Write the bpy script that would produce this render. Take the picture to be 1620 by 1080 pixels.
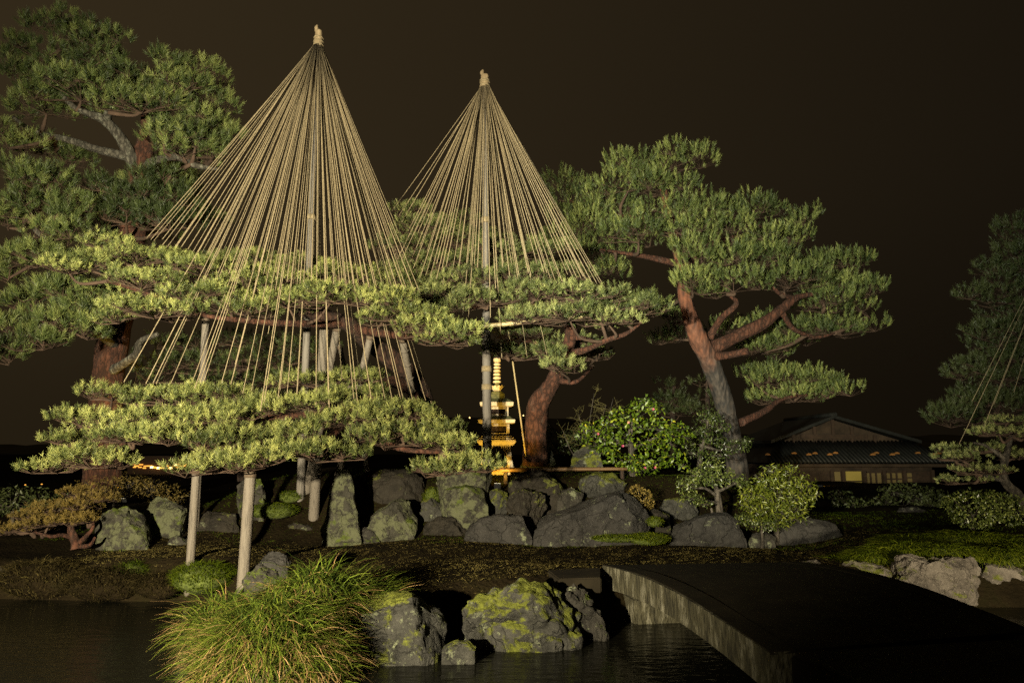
import bpy, bmesh, math, random
import numpy as np
from mathutils import Vector, noise, Matrix

for o in list(bpy.data.objects):
    bpy.data.objects.remove(o, do_unlink=True)
S = bpy.context.scene
C = S.collection

# ------------------------------------------------------------------ camera
F_PX, HORIZON, CAM_Z = 1080.0, 712.0, 1.9        # photograph pixels (1620 x 1080), metres
TH = math.atan((HORIZON - 540.0) / F_PX)
cd = bpy.data.cameras.new('camera')
cam = bpy.data.objects.new('camera', cd); C.objects.link(cam)
cd.sensor_width = 36.0; cd.lens = 24.0; cd.clip_end = 2000.0; cd.clip_start = 0.05
cam.location = (0, 0, CAM_Z); cam.rotation_euler = (math.pi / 2 + TH, 0, 0)
S.camera = cam

# ------------------------------------------------------------------ night sky, exposure
W = bpy.data.worlds.new('World'); S.world = W; W.use_nodes = True
wn, wl = W.node_tree.nodes, W.node_tree.links
bg = wn['Background']
tc = wn.new('ShaderNodeTexCoord'); sx = wn.new('ShaderNodeSeparateXYZ')
wl.new(tc.outputs['Generated'], sx.inputs[0])
# light-polluted overcast night: brown glow a little stronger towards the town on the left
mz = wn.new('ShaderNodeMath'); mz.operation = 'MULTIPLY_ADD'
mz.inputs[1].default_value = -0.5; mz.inputs[2].default_value = 0.5
wl.new(sx.outputs['X'], mz.inputs[0])
rp = wn.new('ShaderNodeValToRGB')
rp.color_ramp.elements[0].position = 0.1; rp.color_ramp.elements[0].color = (0.0062, 0.0045, 0.0027, 1)
rp.color_ramp.elements[1].position = 0.8; rp.color_ramp.elements[1].color = (0.0325, 0.0222, 0.0104, 1)
wl.new(mz.outputs[0], rp.inputs[0]); wl.new(rp.outputs[0], bg.inputs[0])
el = wn.new('ShaderNodeMapRange'); el.interpolation_type = 'SMOOTHSTEP'
el.inputs['From Min'].default_value = 0.0; el.inputs['From Max'].default_value = 0.38
el.inputs['To Min'].default_value = 0.52; el.inputs['To Max'].default_value = 1.0
wl.new(sx.outputs['Z'], el.inputs['Value']); wl.new(el.outputs[0], bg.inputs[1])
S.view_settings.view_transform = 'Standard'; S.view_settings.look = 'None'
S.view_settings.exposure = 0.0; S.view_settings.gamma = 1.0
S.view_settings.use_curve_mapping = False
S.render.engine = 'CYCLES'
S.cycles.use_denoising = False
S.cycles.max_bounces = 5; S.cycles.diffuse_bounces = 2; S.cycles.glossy_bounces = 3
S.cycles.transparent_max_bounces = 8
S.cycles.sample_clamp_indirect = 0.6; S.cycles.sample_clamp_direct = 6.0
S.cycles.use_adaptive_sampling = False

# ------------------------------------------------------------------ pixel helpers
ct, st = math.cos(TH), math.sin(TH)
def ray(px, py):
    u, v = (px - 810.0) / F_PX, (540.0 - py) / F_PX
    return u, ct - v * st, st + v * ct
def P(px, py, Y):
    a, b, c = ray(px, py); s = Y / b
    return Vector((a * s, Y, CAM_Z + c * s))
def G(px, py, z):
    a, b, c = ray(px, py); s = (z - CAM_Z) / c
    return Vector((a * s, b * s, z))
def M_PX(Y):            # metres per photo pixel at distance Y
    return Y / F_PX

# ------------------------------------------------------------------ scene helpers
def link(name, mesh, mat=None, parent=None):
    o = bpy.data.objects.new(name, mesh); C.objects.link(o)
    if mat: 
        mesh.materials.clear(); mesh.materials.append(mat)
    if parent:
        o.parent = parent
        o.location = -Vector(parent_world(parent))
    return o
def parent_world(p):
    v = Vector((0, 0, 0))
    while p: v += p.location; p = p.parent
    return v
def tag(o, label=None, cat=None, group=None, kind=None):
    if label: o['label'] = label
    if cat: o['category'] = cat
    if group: o['group'] = group
    if kind: o['kind'] = kind
    return o
def thing(name, label, cat, loc, group=None):
    o = bpy.data.objects.new(name, None); C.objects.link(o)
    o.location = loc; o.empty_display_size = 0.1
    return tag(o, label, cat, group)
def mesh_np(name, V, Fidx, nper, tint=None, smooth=False):
    """V (n,3), Fidx flat vertex indices with nper corners per face."""
    me = bpy.data.meshes.new(name)
    V = np.ascontiguousarray(V, dtype=np.float32); Fidx = np.ascontiguousarray(Fidx, dtype=np.int32)
    nf = len(Fidx) // nper
    me.vertices.add(len(V)); me.vertices.foreach_set('co', V.ravel())
    me.loops.add(len(Fidx)); me.loops.foreach_set('vertex_index', Fidx)
    me.polygons.add(nf)
    me.polygons.foreach_set('loop_start', np.arange(0, nf * nper, nper, dtype=np.int32))
    me.polygons.foreach_set('loop_total', np.full(nf, nper, dtype=np.int32))
    if smooth: me.polygons.foreach_set('use_smooth', np.ones(nf, dtype=bool))
    if tint is not None:
        a = me.attributes.new('tint', 'FLOAT', 'POINT')
        a.data.foreach_set('value', np.ascontiguousarray(tint, dtype=np.float32))
    me.update(calc_edges=True)
    return me
def bm_mesh(name, bm, smooth=False):
    me = bpy.data.meshes.new(name); bm.to_mesh(me); bm.free()
    if smooth:
        for p in me.polygons: p.use_smooth = True
    return me
def add_box(bm, c, s, rot=None, bev=0.0):
    r = bmesh.ops.create_cube(bm, size=1.0)
    vs = r['verts']
    M = Matrix.Translation(Vector(c)) @ (rot.to_4x4() if rot else Matrix.Identity(4)) @ Matrix.Diagonal((*s, 1))
    bmesh.ops.transform(bm, matrix=M, verts=vs)
    if bev:
        es = list({e for v in vs for e in v.link_edges})
        bmesh.ops.bevel(bm, geom=es, offset=bev, segments=2, affect='EDGES')
def box_mesh(name, c, s, bev=0.0, rot=None):
    bm = bmesh.new(); add_box(bm, c, s, rot, bev); return bm_mesh(name, bm)
def lathe(bm, prof, c, n=16, sq=False):
    """profile [(r,z)...] around the vertical through c; sq -> four-sided (square plan)."""
    rings = []
    m = 4 if sq else n
    for r, z in prof:
        ring = []
        for i in range(m):
            a = 2 * math.pi * (i + (0.5 if sq else 0)) / m
            k = math.sqrt(2) if sq else 1
            ring.append(bm.verts.new((c[0] + r * k * math.cos(a), c[1] + r * k * math.sin(a), c[2] + z)))
        rings.append(ring)
    for A, B in zip(rings, rings[1:]):
        for i in range(m):
            bm.faces.new((A[i], A[(i + 1) % m], B[(i + 1) % m], B[i]))
    bm.faces.new(rings[0][::-1]); bm.faces.new(rings[-1])
def catmull(pts, rad, sub):
    out, ro = [], []
    n = len(pts)
    for i in range(n - 1):
        p0, p1, p2, p3 = pts[max(i - 1, 0)], pts[i], pts[i + 1], pts[min(i + 2, n - 1)]
        for k in range(sub):
            t = k / sub
            out.append(0.5 * ((2 * p1) + (p2 - p0) * t + (2 * p0 - 5 * p1 + 4 * p2 - p3) * t * t + (3 * p1 - p0 - 3 * p2 + p3) * t ** 3))
            ro.append(rad[i] * (1 - t) + rad[i + 1] * t)
    out.append(pts[-1]); ro.append(rad[-1])
    return out, ro
def tube_arrays(pts, rad, n=8, rough=0.0, seed=0, cap=True):
    rng = np.random.default_rng(seed)
    V, Fq = [], []
    ref = Vector((0.31, 0.17, 0.93))
    prev = None
    ph = rng.uniform(0, 6.28, 3)
    for k, (p, r) in enumerate(zip(pts, rad)):
        d = (pts[min(k + 1, len(pts) - 1)] - pts[max(k - 1, 0)])
        d = d.normalized() if d.length > 1e-9 else Vector((0, 0, 1))
        if prev is None:
            a = d.cross(ref)
            if a.length < 0.05: a = d.cross(Vector((1, 0, 0)))
            a.normalize()
        else:
            a = (prev - d * prev.dot(d)).normalized()
        prev = a
        b = d.cross(a)
        for i in range(n):
            t = 2 * math.pi * i / n
            rr = r * (1 + rough * (0.5 * math.sin(2 * t + ph[0] + k * 0.45) + 0.4 * math.sin(3 * t + ph[1] - k * 0.6) + 0.5 * rng.uniform(-1, 1)))
            V.append(p + (a * math.cos(t) + b * math.sin(t)) * rr)
    for k in range(len(pts) - 1):
        for i in range(n):
            j = (i + 1) % n
            Fq.append((k * n + i, k * n + j, (k + 1) * n + j, (k + 1) * n + i))
    if cap:
        Fq.append(tuple(range(n))[::-1]); Fq.append(tuple((len(pts) - 1) * n + i for i in range(n)))
    return V, Fq
def tube(name, pts, rad, mat, parent=None, n=8, sub=6, rough=0.0, seed=0, smooth=True):
    pts = [Vector(p) for p in pts]
    if sub > 1: pts, rad = catmull(pts, rad, sub)
    V, Fq = tube_arrays(pts, rad, n, rough, seed)
    me = bpy.data.meshes.new(name); me.from_pydata([tuple(v) for v in V], [], Fq)
    if smooth:
        for p in me.polygons: p.use_smooth = len(p.vertices) == 4
    return link(name, me, mat, parent)
def twig_mesh(name, segs, r0=0.008, r1=0.004):
    """three-sided sticks joined: segs array (n,2,3)."""
    segs = np.asarray(segs, float)
    a, b = segs[:, 0], segs[:, 1]
    d = b - a; d /= np.linalg.norm(d, axis=1, keepdims=True) + 1e-9
    ref = np.where(np.abs(d[:, 2:3]) > 0.9, [[1.0, 0, 0]], [[0, 0, 1.0]])
    u = np.cross(d, ref); u /= np.linalg.norm(u, axis=1, keepdims=True) + 1e-9
    w = np.cross(d, u)
    V = []
    for k in range(3):
        t = 2 * math.pi * k / 3
        o = u * math.cos(t) + w * math.sin(t)
        V += [a + o * r0, b + o * r1]
    V = np.stack(V, 1)                  # n,6,3
    n = len(segs); base = np.arange(n)[:, None] * 6
    q = np.array([0, 2, 3, 1, 2, 4, 5, 3, 4, 0, 1, 5])[None, :]
    return mesh_np(name, V.reshape(-1, 3), (base + q).ravel(), 4)

# ------------------------------------------------------------------ materials
MAT = {}
def new_mat(name):
    m = bpy.data.materials.new(name); m.use_nodes = True
    return m, m.node_tree.nodes, m.node_tree.links, m.node_tree.nodes['Principled BSDF']
def ramp(nodes, stops):
    r = nodes.new('ShaderNodeValToRGB'); e = r.color_ramp.elements
    while len(e) < len(stops): e.new(0.5)
    for k, (p, c) in enumerate(stops):
        e[k].position = p; e[k].color = (*c, 1)
    return r
def tint_mat(name, stops, rough=0.5, spec=0.3, trans=0.0, noise_scale=3.0, noise_amt=0.25):
    """foliage / grass: colour from the per-shoot 'tint' attribute plus a broad world-space drift."""
    m, n, l, b = new_mat(name)
    at = n.new('ShaderNodeAttribute'); at.attribute_name = 'tint'
    g = n.new('ShaderNodeNewGeometry')
    nz = n.new('ShaderNodeTexNoise'); nz.inputs['Scale'].default_value = noise_scale; nz.inputs['Detail'].default_value = 2
    l.new(g.outputs['Position'], nz.inputs['Vector'])
    ma = n.new('ShaderNodeMath'); ma.operation = 'MULTIPLY_ADD'
    ma.inputs[1].default_value = noise_amt; l.new(nz.outputs['Fac'], ma.inputs[0])
    mb = n.new('ShaderNodeMath'); mb.operation = 'SUBTRACT'; mb.inputs[1].default_value = noise_amt * 0.5
    l.new(at.outputs['Fac'], mb.inputs[0]); l.new(mb.outputs[0], ma.inputs[2])
    r = ramp(n, stops); l.new(ma.outputs[0], r.inputs[0]); l.new(r.outputs[0], b.inputs['Base Color'])
    b.inputs['Roughness'].default_value = rough; b.inputs['Specular IOR Level'].default_value = spec
    if trans:
        t = n.new('ShaderNodeBsdfTranslucent'); l.new(r.outputs[0], t.inputs['Color'])
        mx = n.new('ShaderNodeMixShader'); mx.inputs[0].default_value = trans
        l.new(b.outputs[0], mx.inputs[1]); l.new(t.outputs[0], mx.inputs[2])
        l.new(mx.outputs[0], n['Material Output'].inputs['Surface'])
    MAT[name] = m; return m
def noise_mat(name, c1, c2, scale=6.0, rough=0.8, bump=0.4, stretch=(1, 1, 1), detail=8, c3=None, spec=0.3, bscale=None, dist=0.01):
    m, n, l, b = new_mat(name)
    t = n.new('ShaderNodeTexCoord'); mp = n.new('ShaderNodeMapping'); mp.inputs['Scale'].default_value = stretch
    l.new(t.outputs['Object'], mp.inputs['Vector'])
    nz = n.new('ShaderNodeTexNoise'); nz.inputs['Scale'].default_value = scale; nz.inputs['Detail'].default_value = detail
    nz.inputs['Roughness'].default_value = 0.65
    l.new(mp.outputs[0], nz.inputs['Vector'])
    st_ = [(0.32, c1), (0.68, c2)] if c3 is None else [(0.3, c1), (0.52, c2), (0.72, c3)]
    r = ramp(n, st_); l.new(nz.outputs['Fac'], r.inputs[0]); l.new(r.outputs[0], b.inputs['Base Color'])
    b.inputs['Roughness'].default_value = rough; b.inputs['Specular IOR Level'].default_value = spec
    n2 = n.new('ShaderNodeTexNoise'); n2.inputs['Scale'].default_value = bscale or scale * 3; n2.inputs['Detail'].default_value = 6
    l.new(mp.outputs[0], n2.inputs['Vector'])
    bp = n.new('ShaderNodeBump'); bp.inputs['Strength'].default_value = bump; bp.inputs['Distance'].default_value = dist
    l.new(n2.outputs['Fac'], bp.inputs['Height']); l.new(bp.outputs[0], b.inputs['Normal'])
    MAT[name] = m; return m
def rock_mat(name, c1, c2, lichen=0.0, moss=0.0, lich_c=(0.15, 0.165, 0.10), moss_c=(0.06, 0.08, 0.01), rough=0.75):
    m, n, l, b = new_mat(name)
    t = n.new('ShaderNodeTexCoord'); g = n.new('ShaderNodeNewGeometry')
    info = n.new('ShaderNodeObjectInfo')
    off = n.new('ShaderNodeVectorMath'); off.operation = 'ADD'
    rv = n.new('ShaderNodeMath'); rv.operation = 'MULTIPLY'; rv.inputs[1].default_value = 37.0
    l.new(info.outputs['Random'], rv.inputs[0]); l.new(t.outputs['Object'], off.inputs[0]); l.new(rv.outputs[0], off.inputs[1])
    def nz(scale, det=6, rgh=0.6):
        x = n.new('ShaderNodeTexNoise'); x.inputs['Scale'].default_value = scale; x.inputs['Detail'].default_value = det
        x.inputs['Roughness'].default_value = rgh; l.new(off.outputs[0], x.inputs['Vector']); return x
    a = nz(3.5, 10, 0.75); r = ramp(n, [(0.30, tuple(x * 0.45 for x in c1)), (0.52, tuple((x + y) * 0.5 for x, y in zip(c1, c2))), (0.74, tuple(x * 1.25 for x in c2))]); l.new(a.outputs['Fac'], r.inputs[0])
    col = r.outputs[0]
    dn = nz(2.5, 4); dm = n.new('ShaderNodeVectorMath'); dm.operation = 'MULTIPLY_ADD'
    l.new(dn.outputs['Color'], dm.inputs[0]); dm.inputs[1].default_value = (0.5, 0.5, 0.5); l.new(off.outputs[0], dm.inputs[2])
    vo = n.new('ShaderNodeTexVoronoi'); vo.feature = 'DISTANCE_TO_EDGE'; vo.inputs['Scale'].default_value = 2.6; l.new(dm.outputs[0], vo.inputs['Vector'])
    crk = ramp(n, [(0.0, (0.75, 0.75, 0.75)), (0.035, (0, 0, 0))]); l.new(vo.outputs['Distance'], crk.inputs[0])
    ck = n.new('ShaderNodeMath'); ck.operation = 'MULTIPLY'; l.new(crk.outputs[0], ck.inputs[0]); l.new(a.outputs['Fac'], ck.inputs[1])
    def mixin(col, fac, c):
        mx = n.new('ShaderNodeMix'); mx.data_type = 'RGBA'
        l.new(fac, mx.inputs[0]); l.new(col, mx.inputs[6]); mx.inputs[7].default_value = (*c, 1)
        return mx.outputs[2]
    # pale speckle
    sp = nz(38, 3); rs = ramp(n, [(0.60, (0, 0, 0)), (0.70, (0.5, 0.5, 0.5))]); l.new(sp.outputs['Fac'], rs.inputs[0])
    col = mixin(col, rs.outputs[0], tuple(min(1, x * 1.8) for x in c2))
    col = mixin(col, ck.outputs[0], tuple(x * 0.3 for x in c1))
    if lichen:
        q = nz(5.0, 10, 0.75); rl = ramp(n, [(0.62 - 0.2 * lichen, (0, 0, 0)), (0.68 - 0.2 * lichen, (0.85,) * 3)])
        l.new(q.outputs['Fac'], rl.inputs[0]); col = mixin(col, rl.outputs[0], lich_c)
    if moss:
        q = nz(2.6, 8, 0.7)
        sxyz = n.new('ShaderNodeSeparateXYZ'); l.new(g.outputs['Normal'], sxyz.inputs[0])
        ad = n.new('ShaderNodeMath'); ad.operation = 'MULTIPLY_ADD'; ad.inputs[1].default_value = 0.10
        l.new(sxyz.outputs['Z'], ad.inputs[0]); l.new(q.outputs['Fac'], ad.inputs[2])
        rm = ramp(n, [(0.66 - 0.2 * moss, (0, 0, 0)), (0.72 - 0.2 * moss, (1, 1, 1))])
        l.new(ad.outputs[0], rm.inputs[0])
        mossn = nz(30, 3); mr = ramp(n, [(0.3, tuple(x * 0.5 for x in moss_c)), (0.7, tuple(x * 1.3 for x in moss_c))])
        l.new(mossn.outputs['Fac'], mr.inputs[0])
        mx = n.new('ShaderNodeMix'); mx.data_type = 'RGBA'
        l.new(rm.outputs[0], mx.inputs[0]); l.new(col, mx.inputs[6]); l.new(mr.outputs[0], mx.inputs[7]); col = mx.outputs[2]
    l.new(col, b.inputs['Base Color'])
    b.inputs['Roughness'].default_value = rough; b.inputs['Specular IOR Level'].default_value = 0.22
    n1 = nz(9, 10, 0.72)
    hh = n.new('ShaderNodeMath'); hh.operation = 'MULTIPLY_ADD'; hh.inputs[1].default_value = -0.6; l.new(ck.outputs[0], hh.inputs[0]); l.new(n1.outputs['Fac'], hh.inputs[2])
    bp = n.new('ShaderNodeBump'); bp.inputs['Strength'].default_value = 1.0; bp.inputs['Distance'].default_value = 0.05
    l.new(hh.outputs[0], bp.inputs['Height']); l.new(bp.outputs[0], b.inputs['Normal'])
    MAT[name] = m; return m
def plain(name, c, rough=0.7, metal=0.0, emit=None, es=0.0):
    m, n, l, b = new_mat(name)
    b.inputs['Base Color'].default_value = (*c, 1); b.inputs['Roughness'].default_value = rough
    b.inputs['Metallic'].default_value = metal
    if emit:
        b.inputs['Emission Color'].default_value = (*emit, 1); b.inputs['Emission Strength'].default_value = es
    MAT[name] = m; return m

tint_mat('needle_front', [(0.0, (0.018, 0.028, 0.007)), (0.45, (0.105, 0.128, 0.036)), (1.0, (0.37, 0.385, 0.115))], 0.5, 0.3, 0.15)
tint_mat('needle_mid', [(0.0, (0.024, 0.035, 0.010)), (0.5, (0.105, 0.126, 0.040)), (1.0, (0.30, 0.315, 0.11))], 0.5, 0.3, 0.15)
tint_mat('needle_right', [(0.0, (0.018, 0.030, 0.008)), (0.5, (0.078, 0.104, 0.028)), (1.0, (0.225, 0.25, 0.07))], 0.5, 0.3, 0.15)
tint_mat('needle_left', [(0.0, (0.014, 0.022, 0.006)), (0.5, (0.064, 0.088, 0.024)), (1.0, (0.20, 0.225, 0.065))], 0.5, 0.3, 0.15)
tint_mat('needle_rust', [(0.0, (0.07, 0.055, 0.016)), (0.5, (0.12, 0.085, 0.022)), (1.0, (0.18, 0.13, 0.03))], 0.6, 0.2, 0.1)
tint_mat('leaf_camellia', [(0.0, (0.012, 0.026, 0.002)), (0.6, (0.060, 0.098, 0.006)), (0.93, (0.19, 0.22, 0.014)), (1.0, (0.30, 0.27, 0.02))], 0.42, 0.35, 0.2)
tint_mat('leaf_pale', [(0.0, (0.016, 0.026, 0.006)), (0.6, (0.07, 0.092, 0.020)), (1.0, (0.19, 0.205, 0.05))], 0.35, 0.5, 0.2)
tint_mat('leaf_yellow', [(0.0, (0.03, 0.045, 0.005)), (0.6, (0.10, 0.12, 0.013)), (1.0, (0.24, 0.245, 0.035))], 0.35, 0.5, 0.2)
tint_mat('leaf_dark', [(0.0, (0.02, 0.03, 0.008)), (1.0, (0.05, 0.06, 0.02))], 0.5, 0.3)
tint_mat('sedge', [(0.0, (0.020, 0.036, 0.005)), (0.4, (0.055, 0.085, 0.009)), (0.74, (0.145, 0.185, 0.022)), (0.86, (0.16, 0.095, 0.034)), (1.0, (0.34, 0.22, 0.10))], 0.45, 0.35, 0.2)
tint_mat('moss_blade', [(0.0, (0.025, 0.042, 0.003)), (0.6, (0.085, 0.115, 0.006)), (1.0, (0.22, 0.24, 0.02))], 0.6, 0.1, 0.2)
tint_mat('dry_blade', [(0.0, (0.010, 0.008, 0.003)), (0.5, (0.062, 0.048, 0.018)), (1.0, (0.15, 0.125, 0.04))], 0.8, 0.03)
def bark_mat(name, c1, c2, c3, sc=7.0, st_=(1.5, 1.5, 0.5), depth=0.05):
    m, n, l, b = new_mat(name)
    t = n.new('ShaderNodeTexCoord'); mp = n.new('ShaderNodeMapping'); mp.inputs['Scale'].default_value = st_
    l.new(t.outputs['Object'], mp.inputs['Vector'])
    nz = n.new('ShaderNodeTexNoise'); nz.inputs['Scale'].default_value = 5; nz.inputs['Detail'].default_value = 9; nz.inputs['Roughness'].default_value = 0.7; l.new(mp.outputs[0], nz.inputs['Vector'])
    dm = n.new('ShaderNodeVectorMath'); dm.operation = 'MULTIPLY_ADD'; dm.inputs[1].default_value = (0.35, 0.35, 0.35)
    l.new(nz.outputs['Color'], dm.inputs[0]); l.new(mp.outputs[0], dm.inputs[2])
    vo = n.new('ShaderNodeTexVoronoi'); vo.feature = 'DISTANCE_TO_EDGE'; vo.inputs['Scale'].default_value = sc; l.new(dm.outputs[0], vo.inputs['Vector'])
    r = ramp(n, [(0.3, c1), (0.52, c2), (0.72, c3)]); l.new(nz.outputs['Fac'], r.inputs[0])
    k = ramp(n, [(0.0, (0.85,) * 3), (0.16, (0, 0, 0))]); l.new(vo.outputs['Distance'], k.inputs[0])
    mx = n.new('ShaderNodeMix'); mx.data_type = 'RGBA'; l.new(k.outputs[0], mx.inputs[0]); l.new(r.outputs[0], mx.inputs[6]); mx.inputs[7].default_value = (*[x * 0.35 for x in c1], 1)
    l.new(mx.outputs[2], b.inputs['Base Color']); b.inputs['Roughness'].default_value = 0.85; b.inputs['Specular IOR Level'].default_value = 0.25
    hs = n.new('ShaderNodeMath'); hs.operation = 'MULTIPLY_ADD'; hs.inputs[1].default_value = 0.35; l.new(nz.outputs['Fac'], hs.inputs[0])
    cl = n.new('ShaderNodeMath'); cl.operation = 'MINIMUM'; cl.inputs[1].default_value = 0.3; l.new(vo.outputs['Distance'], cl.inputs[0]); l.new(cl.outputs[0], hs.inputs[2])
    bp = n.new('ShaderNodeBump'); bp.inputs['Strength'].default_value = 1.0; bp.inputs['Distance'].default_value = depth
    l.new(hs.outputs[0], bp.inputs['Height']); l.new(bp.outputs[0], b.inputs['Normal'])
    MAT[name] = m
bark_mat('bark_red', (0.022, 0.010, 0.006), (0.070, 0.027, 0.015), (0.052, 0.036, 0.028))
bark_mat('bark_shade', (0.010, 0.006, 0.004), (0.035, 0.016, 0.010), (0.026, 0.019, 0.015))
bark_mat('bark_grey', (0.022, 0.018, 0.014), (0.075, 0.064, 0.050), (0.05, 0.04, 0.03))
bark_mat('bark_lichen', (0.022, 0.019, 0.014), (0.075, 0.068, 0.053), (0.21, 0.215, 0.165))
bark_mat('bark_dark', (0.016, 0.011, 0.009), (0.045, 0.028, 0.020), (0.032, 0.024, 0.018))
noise_mat('green_twig', (0.035, 0.03, 0.008), (0.08, 0.07, 0.02), 6, 0.8, 0.2)
noise_mat('twig', (0.03, 0.018, 0.012), (0.065, 0.040, 0.026), 6, 0.9, 0.2)
noise_mat('post_wood', (0.035, 0.029, 0.023), (0.12, 0.104, 0.084), 9, 0.7, 0.8, (6, 6, 0.35), c3=(0.10, 0.086, 0.068))
noise_mat('pole_wood', (0.05, 0.044, 0.037), (0.13, 0.118, 0.103), 9, 0.7, 0.5, (6, 6, 0.35), c3=(0.09, 0.081, 0.07))
noise_mat('bamboo', (0.22, 0.17, 0.085), (0.34, 0.275, 0.14), 4, 0.45, 0.1, (4, 4, 0.5))
noise_mat('bamboo_dark', (0.06, 0.034, 0.015), (0.12, 0.072, 0.032), 4, 0.5, 0.1, (0.5, 4, 4))
noise_mat('straw', (0.11, 0.08, 0.045), (0.26, 0.20, 0.12), 14, 0.8, 0.7, (1, 1, 0.3))
noise_mat('rope', (0.12, 0.095, 0.055), (0.25, 0.20, 0.12), 30, 0.85, 0.6)
noise_mat('cord', (0.05, 0.035, 0.025), (0.10, 0.075, 0.05), 30, 0.85, 0.6)
noise_mat('granite', (0.20, 0.17, 0.11), (0.42, 0.36, 0.25), 14, 0.8, 0.7, c3=(0.31, 0.27, 0.19))
noise_mat('granite_moss', (0.02, 0.028, 0.010), (0.07, 0.075, 0.035), 12, 0.85, 0.6, c3=(0.035, 0.045, 0.015))
noise_mat('ground_mat', (0.004, 0.003, 0.0015), (0.011, 0.008, 0.0038), 2.2, 0.95, 0.9, c3=(0.009, 0.0082, 0.003), bscale=25, dist=0.04, spec=0.03)
noise_mat('bridge_top', (0.009, 0.0072, 0.0045), (0.022, 0.018, 0.011), 3, 0.95, 0.4, spec=0.1)
noise_mat('bridge_side', (0.014, 0.013, 0.008), (0.055, 0.050, 0.028), 8, 0.85, 1.0, (1, 1, 0.45), c3=(0.21, 0.20, 0.15), dist=0.04, detail=12)
noise_mat('hill_mat', (0.10, 0.10, 0.08), (0.14, 0.13, 0.10), 0.1, 1.0, 0.0, spec=0.0)  # base colour lifted to stand in for haze over the far hills
noise_mat('roof_tile', (0.008, 0.009, 0.008), (0.016, 0.017, 0.016), 5, 0.45, 0.3)
noise_mat('plaster', (0.012, 0.008, 0.005), (0.042, 0.028, 0.017), 2, 0.9, 0.2)
noise_mat('house_wood', (0.018, 0.011, 0.007), (0.04, 0.024, 0.014), 6, 0.8, 0.3)
rock_mat('rock_slate', (0.0137, 0.0128, 0.0119), (0.0354, 0.0331, 0.0301), 0.15, 0.0)
rock_mat('rock_mixed', (0.0160, 0.0146, 0.0119), (0.0389, 0.0355, 0.0287), 0.3, 0.35)
rock_mat('rock_brown', (0.0113, 0.0092, 0.0063), (0.0240, 0.0204, 0.0148), 0.05, 0.25, moss_c=(0.09, 0.10, 0.02))
rock_mat('rock_lichen', (0.0184, 0.0173, 0.0126), (0.0388, 0.0367, 0.0275), 0.75, 0.3, lich_c=(0.08, 0.086, 0.045))
rock_mat('rock_moss', (0.0136, 0.0136, 0.0114), (0.0461, 0.0447, 0.0379), 0.25, 0.62, moss_c=(0.085, 0.095, 0.012))
rock_mat('rock_shore', (0.0594, 0.0495, 0.0396), (0.1307, 0.1129, 0.0931), 0.1, 0.3, moss_c=(0.085, 0.095, 0.012))
plain('metal_dark', (0.03, 0.03, 0.032), 0.5, 0.6)
plain('lamp_glass', (0.8, 0.8, 0.75), 0.2)
plain('window_lit', (0.12, 0.09, 0.02), 0.6, 0, (0.62, 0.46, 0.07), 0.17)
plain('window_dim', (0.10, 0.08, 0.03), 0.6, 0, (0.55, 0.30, 0.06), 0.035)
plain('town_light', (0.5, 0.3, 0.1), 0.5, 0, (1.0, 0.42, 0.06), 1.6)
plain('town_light_bright', (0.5, 0.3, 0.1), 0.5, 0, (1.0, 0.62, 0.20), 6.0)
plain('town_wall', (0.05, 0.03, 0.02), 0.9)
plain('camellia_pink', (0.38, 0.06, 0.12), 0.5)
plain('glint_orange', (0.20, 0.095, 0.028), 0.35)  # orange of the lamp glints on the house roof, put into the colour

# red pine bark: grey plates low on the trunk, red above
m, n, l, b = new_mat('bark_two'); MAT['bark_two'] = m
t = n.new('ShaderNodeTexCoord'); sp_ = n.new('ShaderNodeSeparateXYZ'); l.new(t.outputs['Object'], sp_.inputs[0])
nz = n.new('ShaderNodeTexNoise'); nz.inputs['Scale'].default_value = 2.5; nz.inputs['Detail'].default_value = 5; l.new(t.outputs['Object'], nz.inputs['Vector'])
ad = n.new('ShaderNodeMath'); ad.operation = 'MULTIPLY_ADD'; ad.inputs[1].default_value = 2.2; l.new(nz.outputs['Fac'], ad.inputs[0]); l.new(sp_.outputs['Z'], ad.inputs[2])
mr = n.new('ShaderNodeMapRange'); mr.inputs['From Min'].default_value = 4.6; mr.inputs['From Max'].default_value = 5.6; l.new(ad.outputs[0], mr.inputs['Value'])
n2 = n.new('ShaderNodeTexVoronoi'); n2.inputs['Scale'].default_value = 6
mp = n.new('ShaderNodeMapping'); mp.inputs['Scale'].default_value = (1.6, 1.6, 0.5); l.new(t.outputs['Object'], mp.inputs['Vector']); l.new(mp.outputs[0], n2.inputs['Vector'])
n3 = n.new('ShaderNodeTexNoise'); n3.inputs['Scale'].default_value = 9; n3.inputs['Detail'].default_value = 8; l.new(mp.outputs[0], n3.inputs['Vector'])
ra = ramp(n, [(0.40, (0.006, 0.005, 0.0045)), (0.72, (0.044, 0.034, 0.026))]); l.new(n3.outputs['Fac'], ra.inputs[0])
rb = ramp(n, [(0.3, (0.035, 0.013, 0.007)), (0.7, (0.14, 0.048, 0.021))]); l.new(n3.outputs['Fac'], rb.inputs[0])
mx = n.new('ShaderNodeMix'); mx.data_type = 'RGBA'; l.new(mr.outputs[0], mx.inputs[0]); l.new(ra.outputs[0], mx.inputs[6]); l.new(rb.outputs[0], mx.inputs[7])
l.new(mx.outputs[2], b.inputs['Base Color']); b.inputs['Roughness'].default_value = 0.85
bp = n.new('ShaderNodeBump'); bp.inputs['Strength'].default_value = 0.9; bp.inputs['Distance'].default_value = 0.04; l.new(n2.outputs['Distance'], bp.inputs['Height']); l.new(bp.outputs[0], b.inputs['Normal'])
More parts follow.
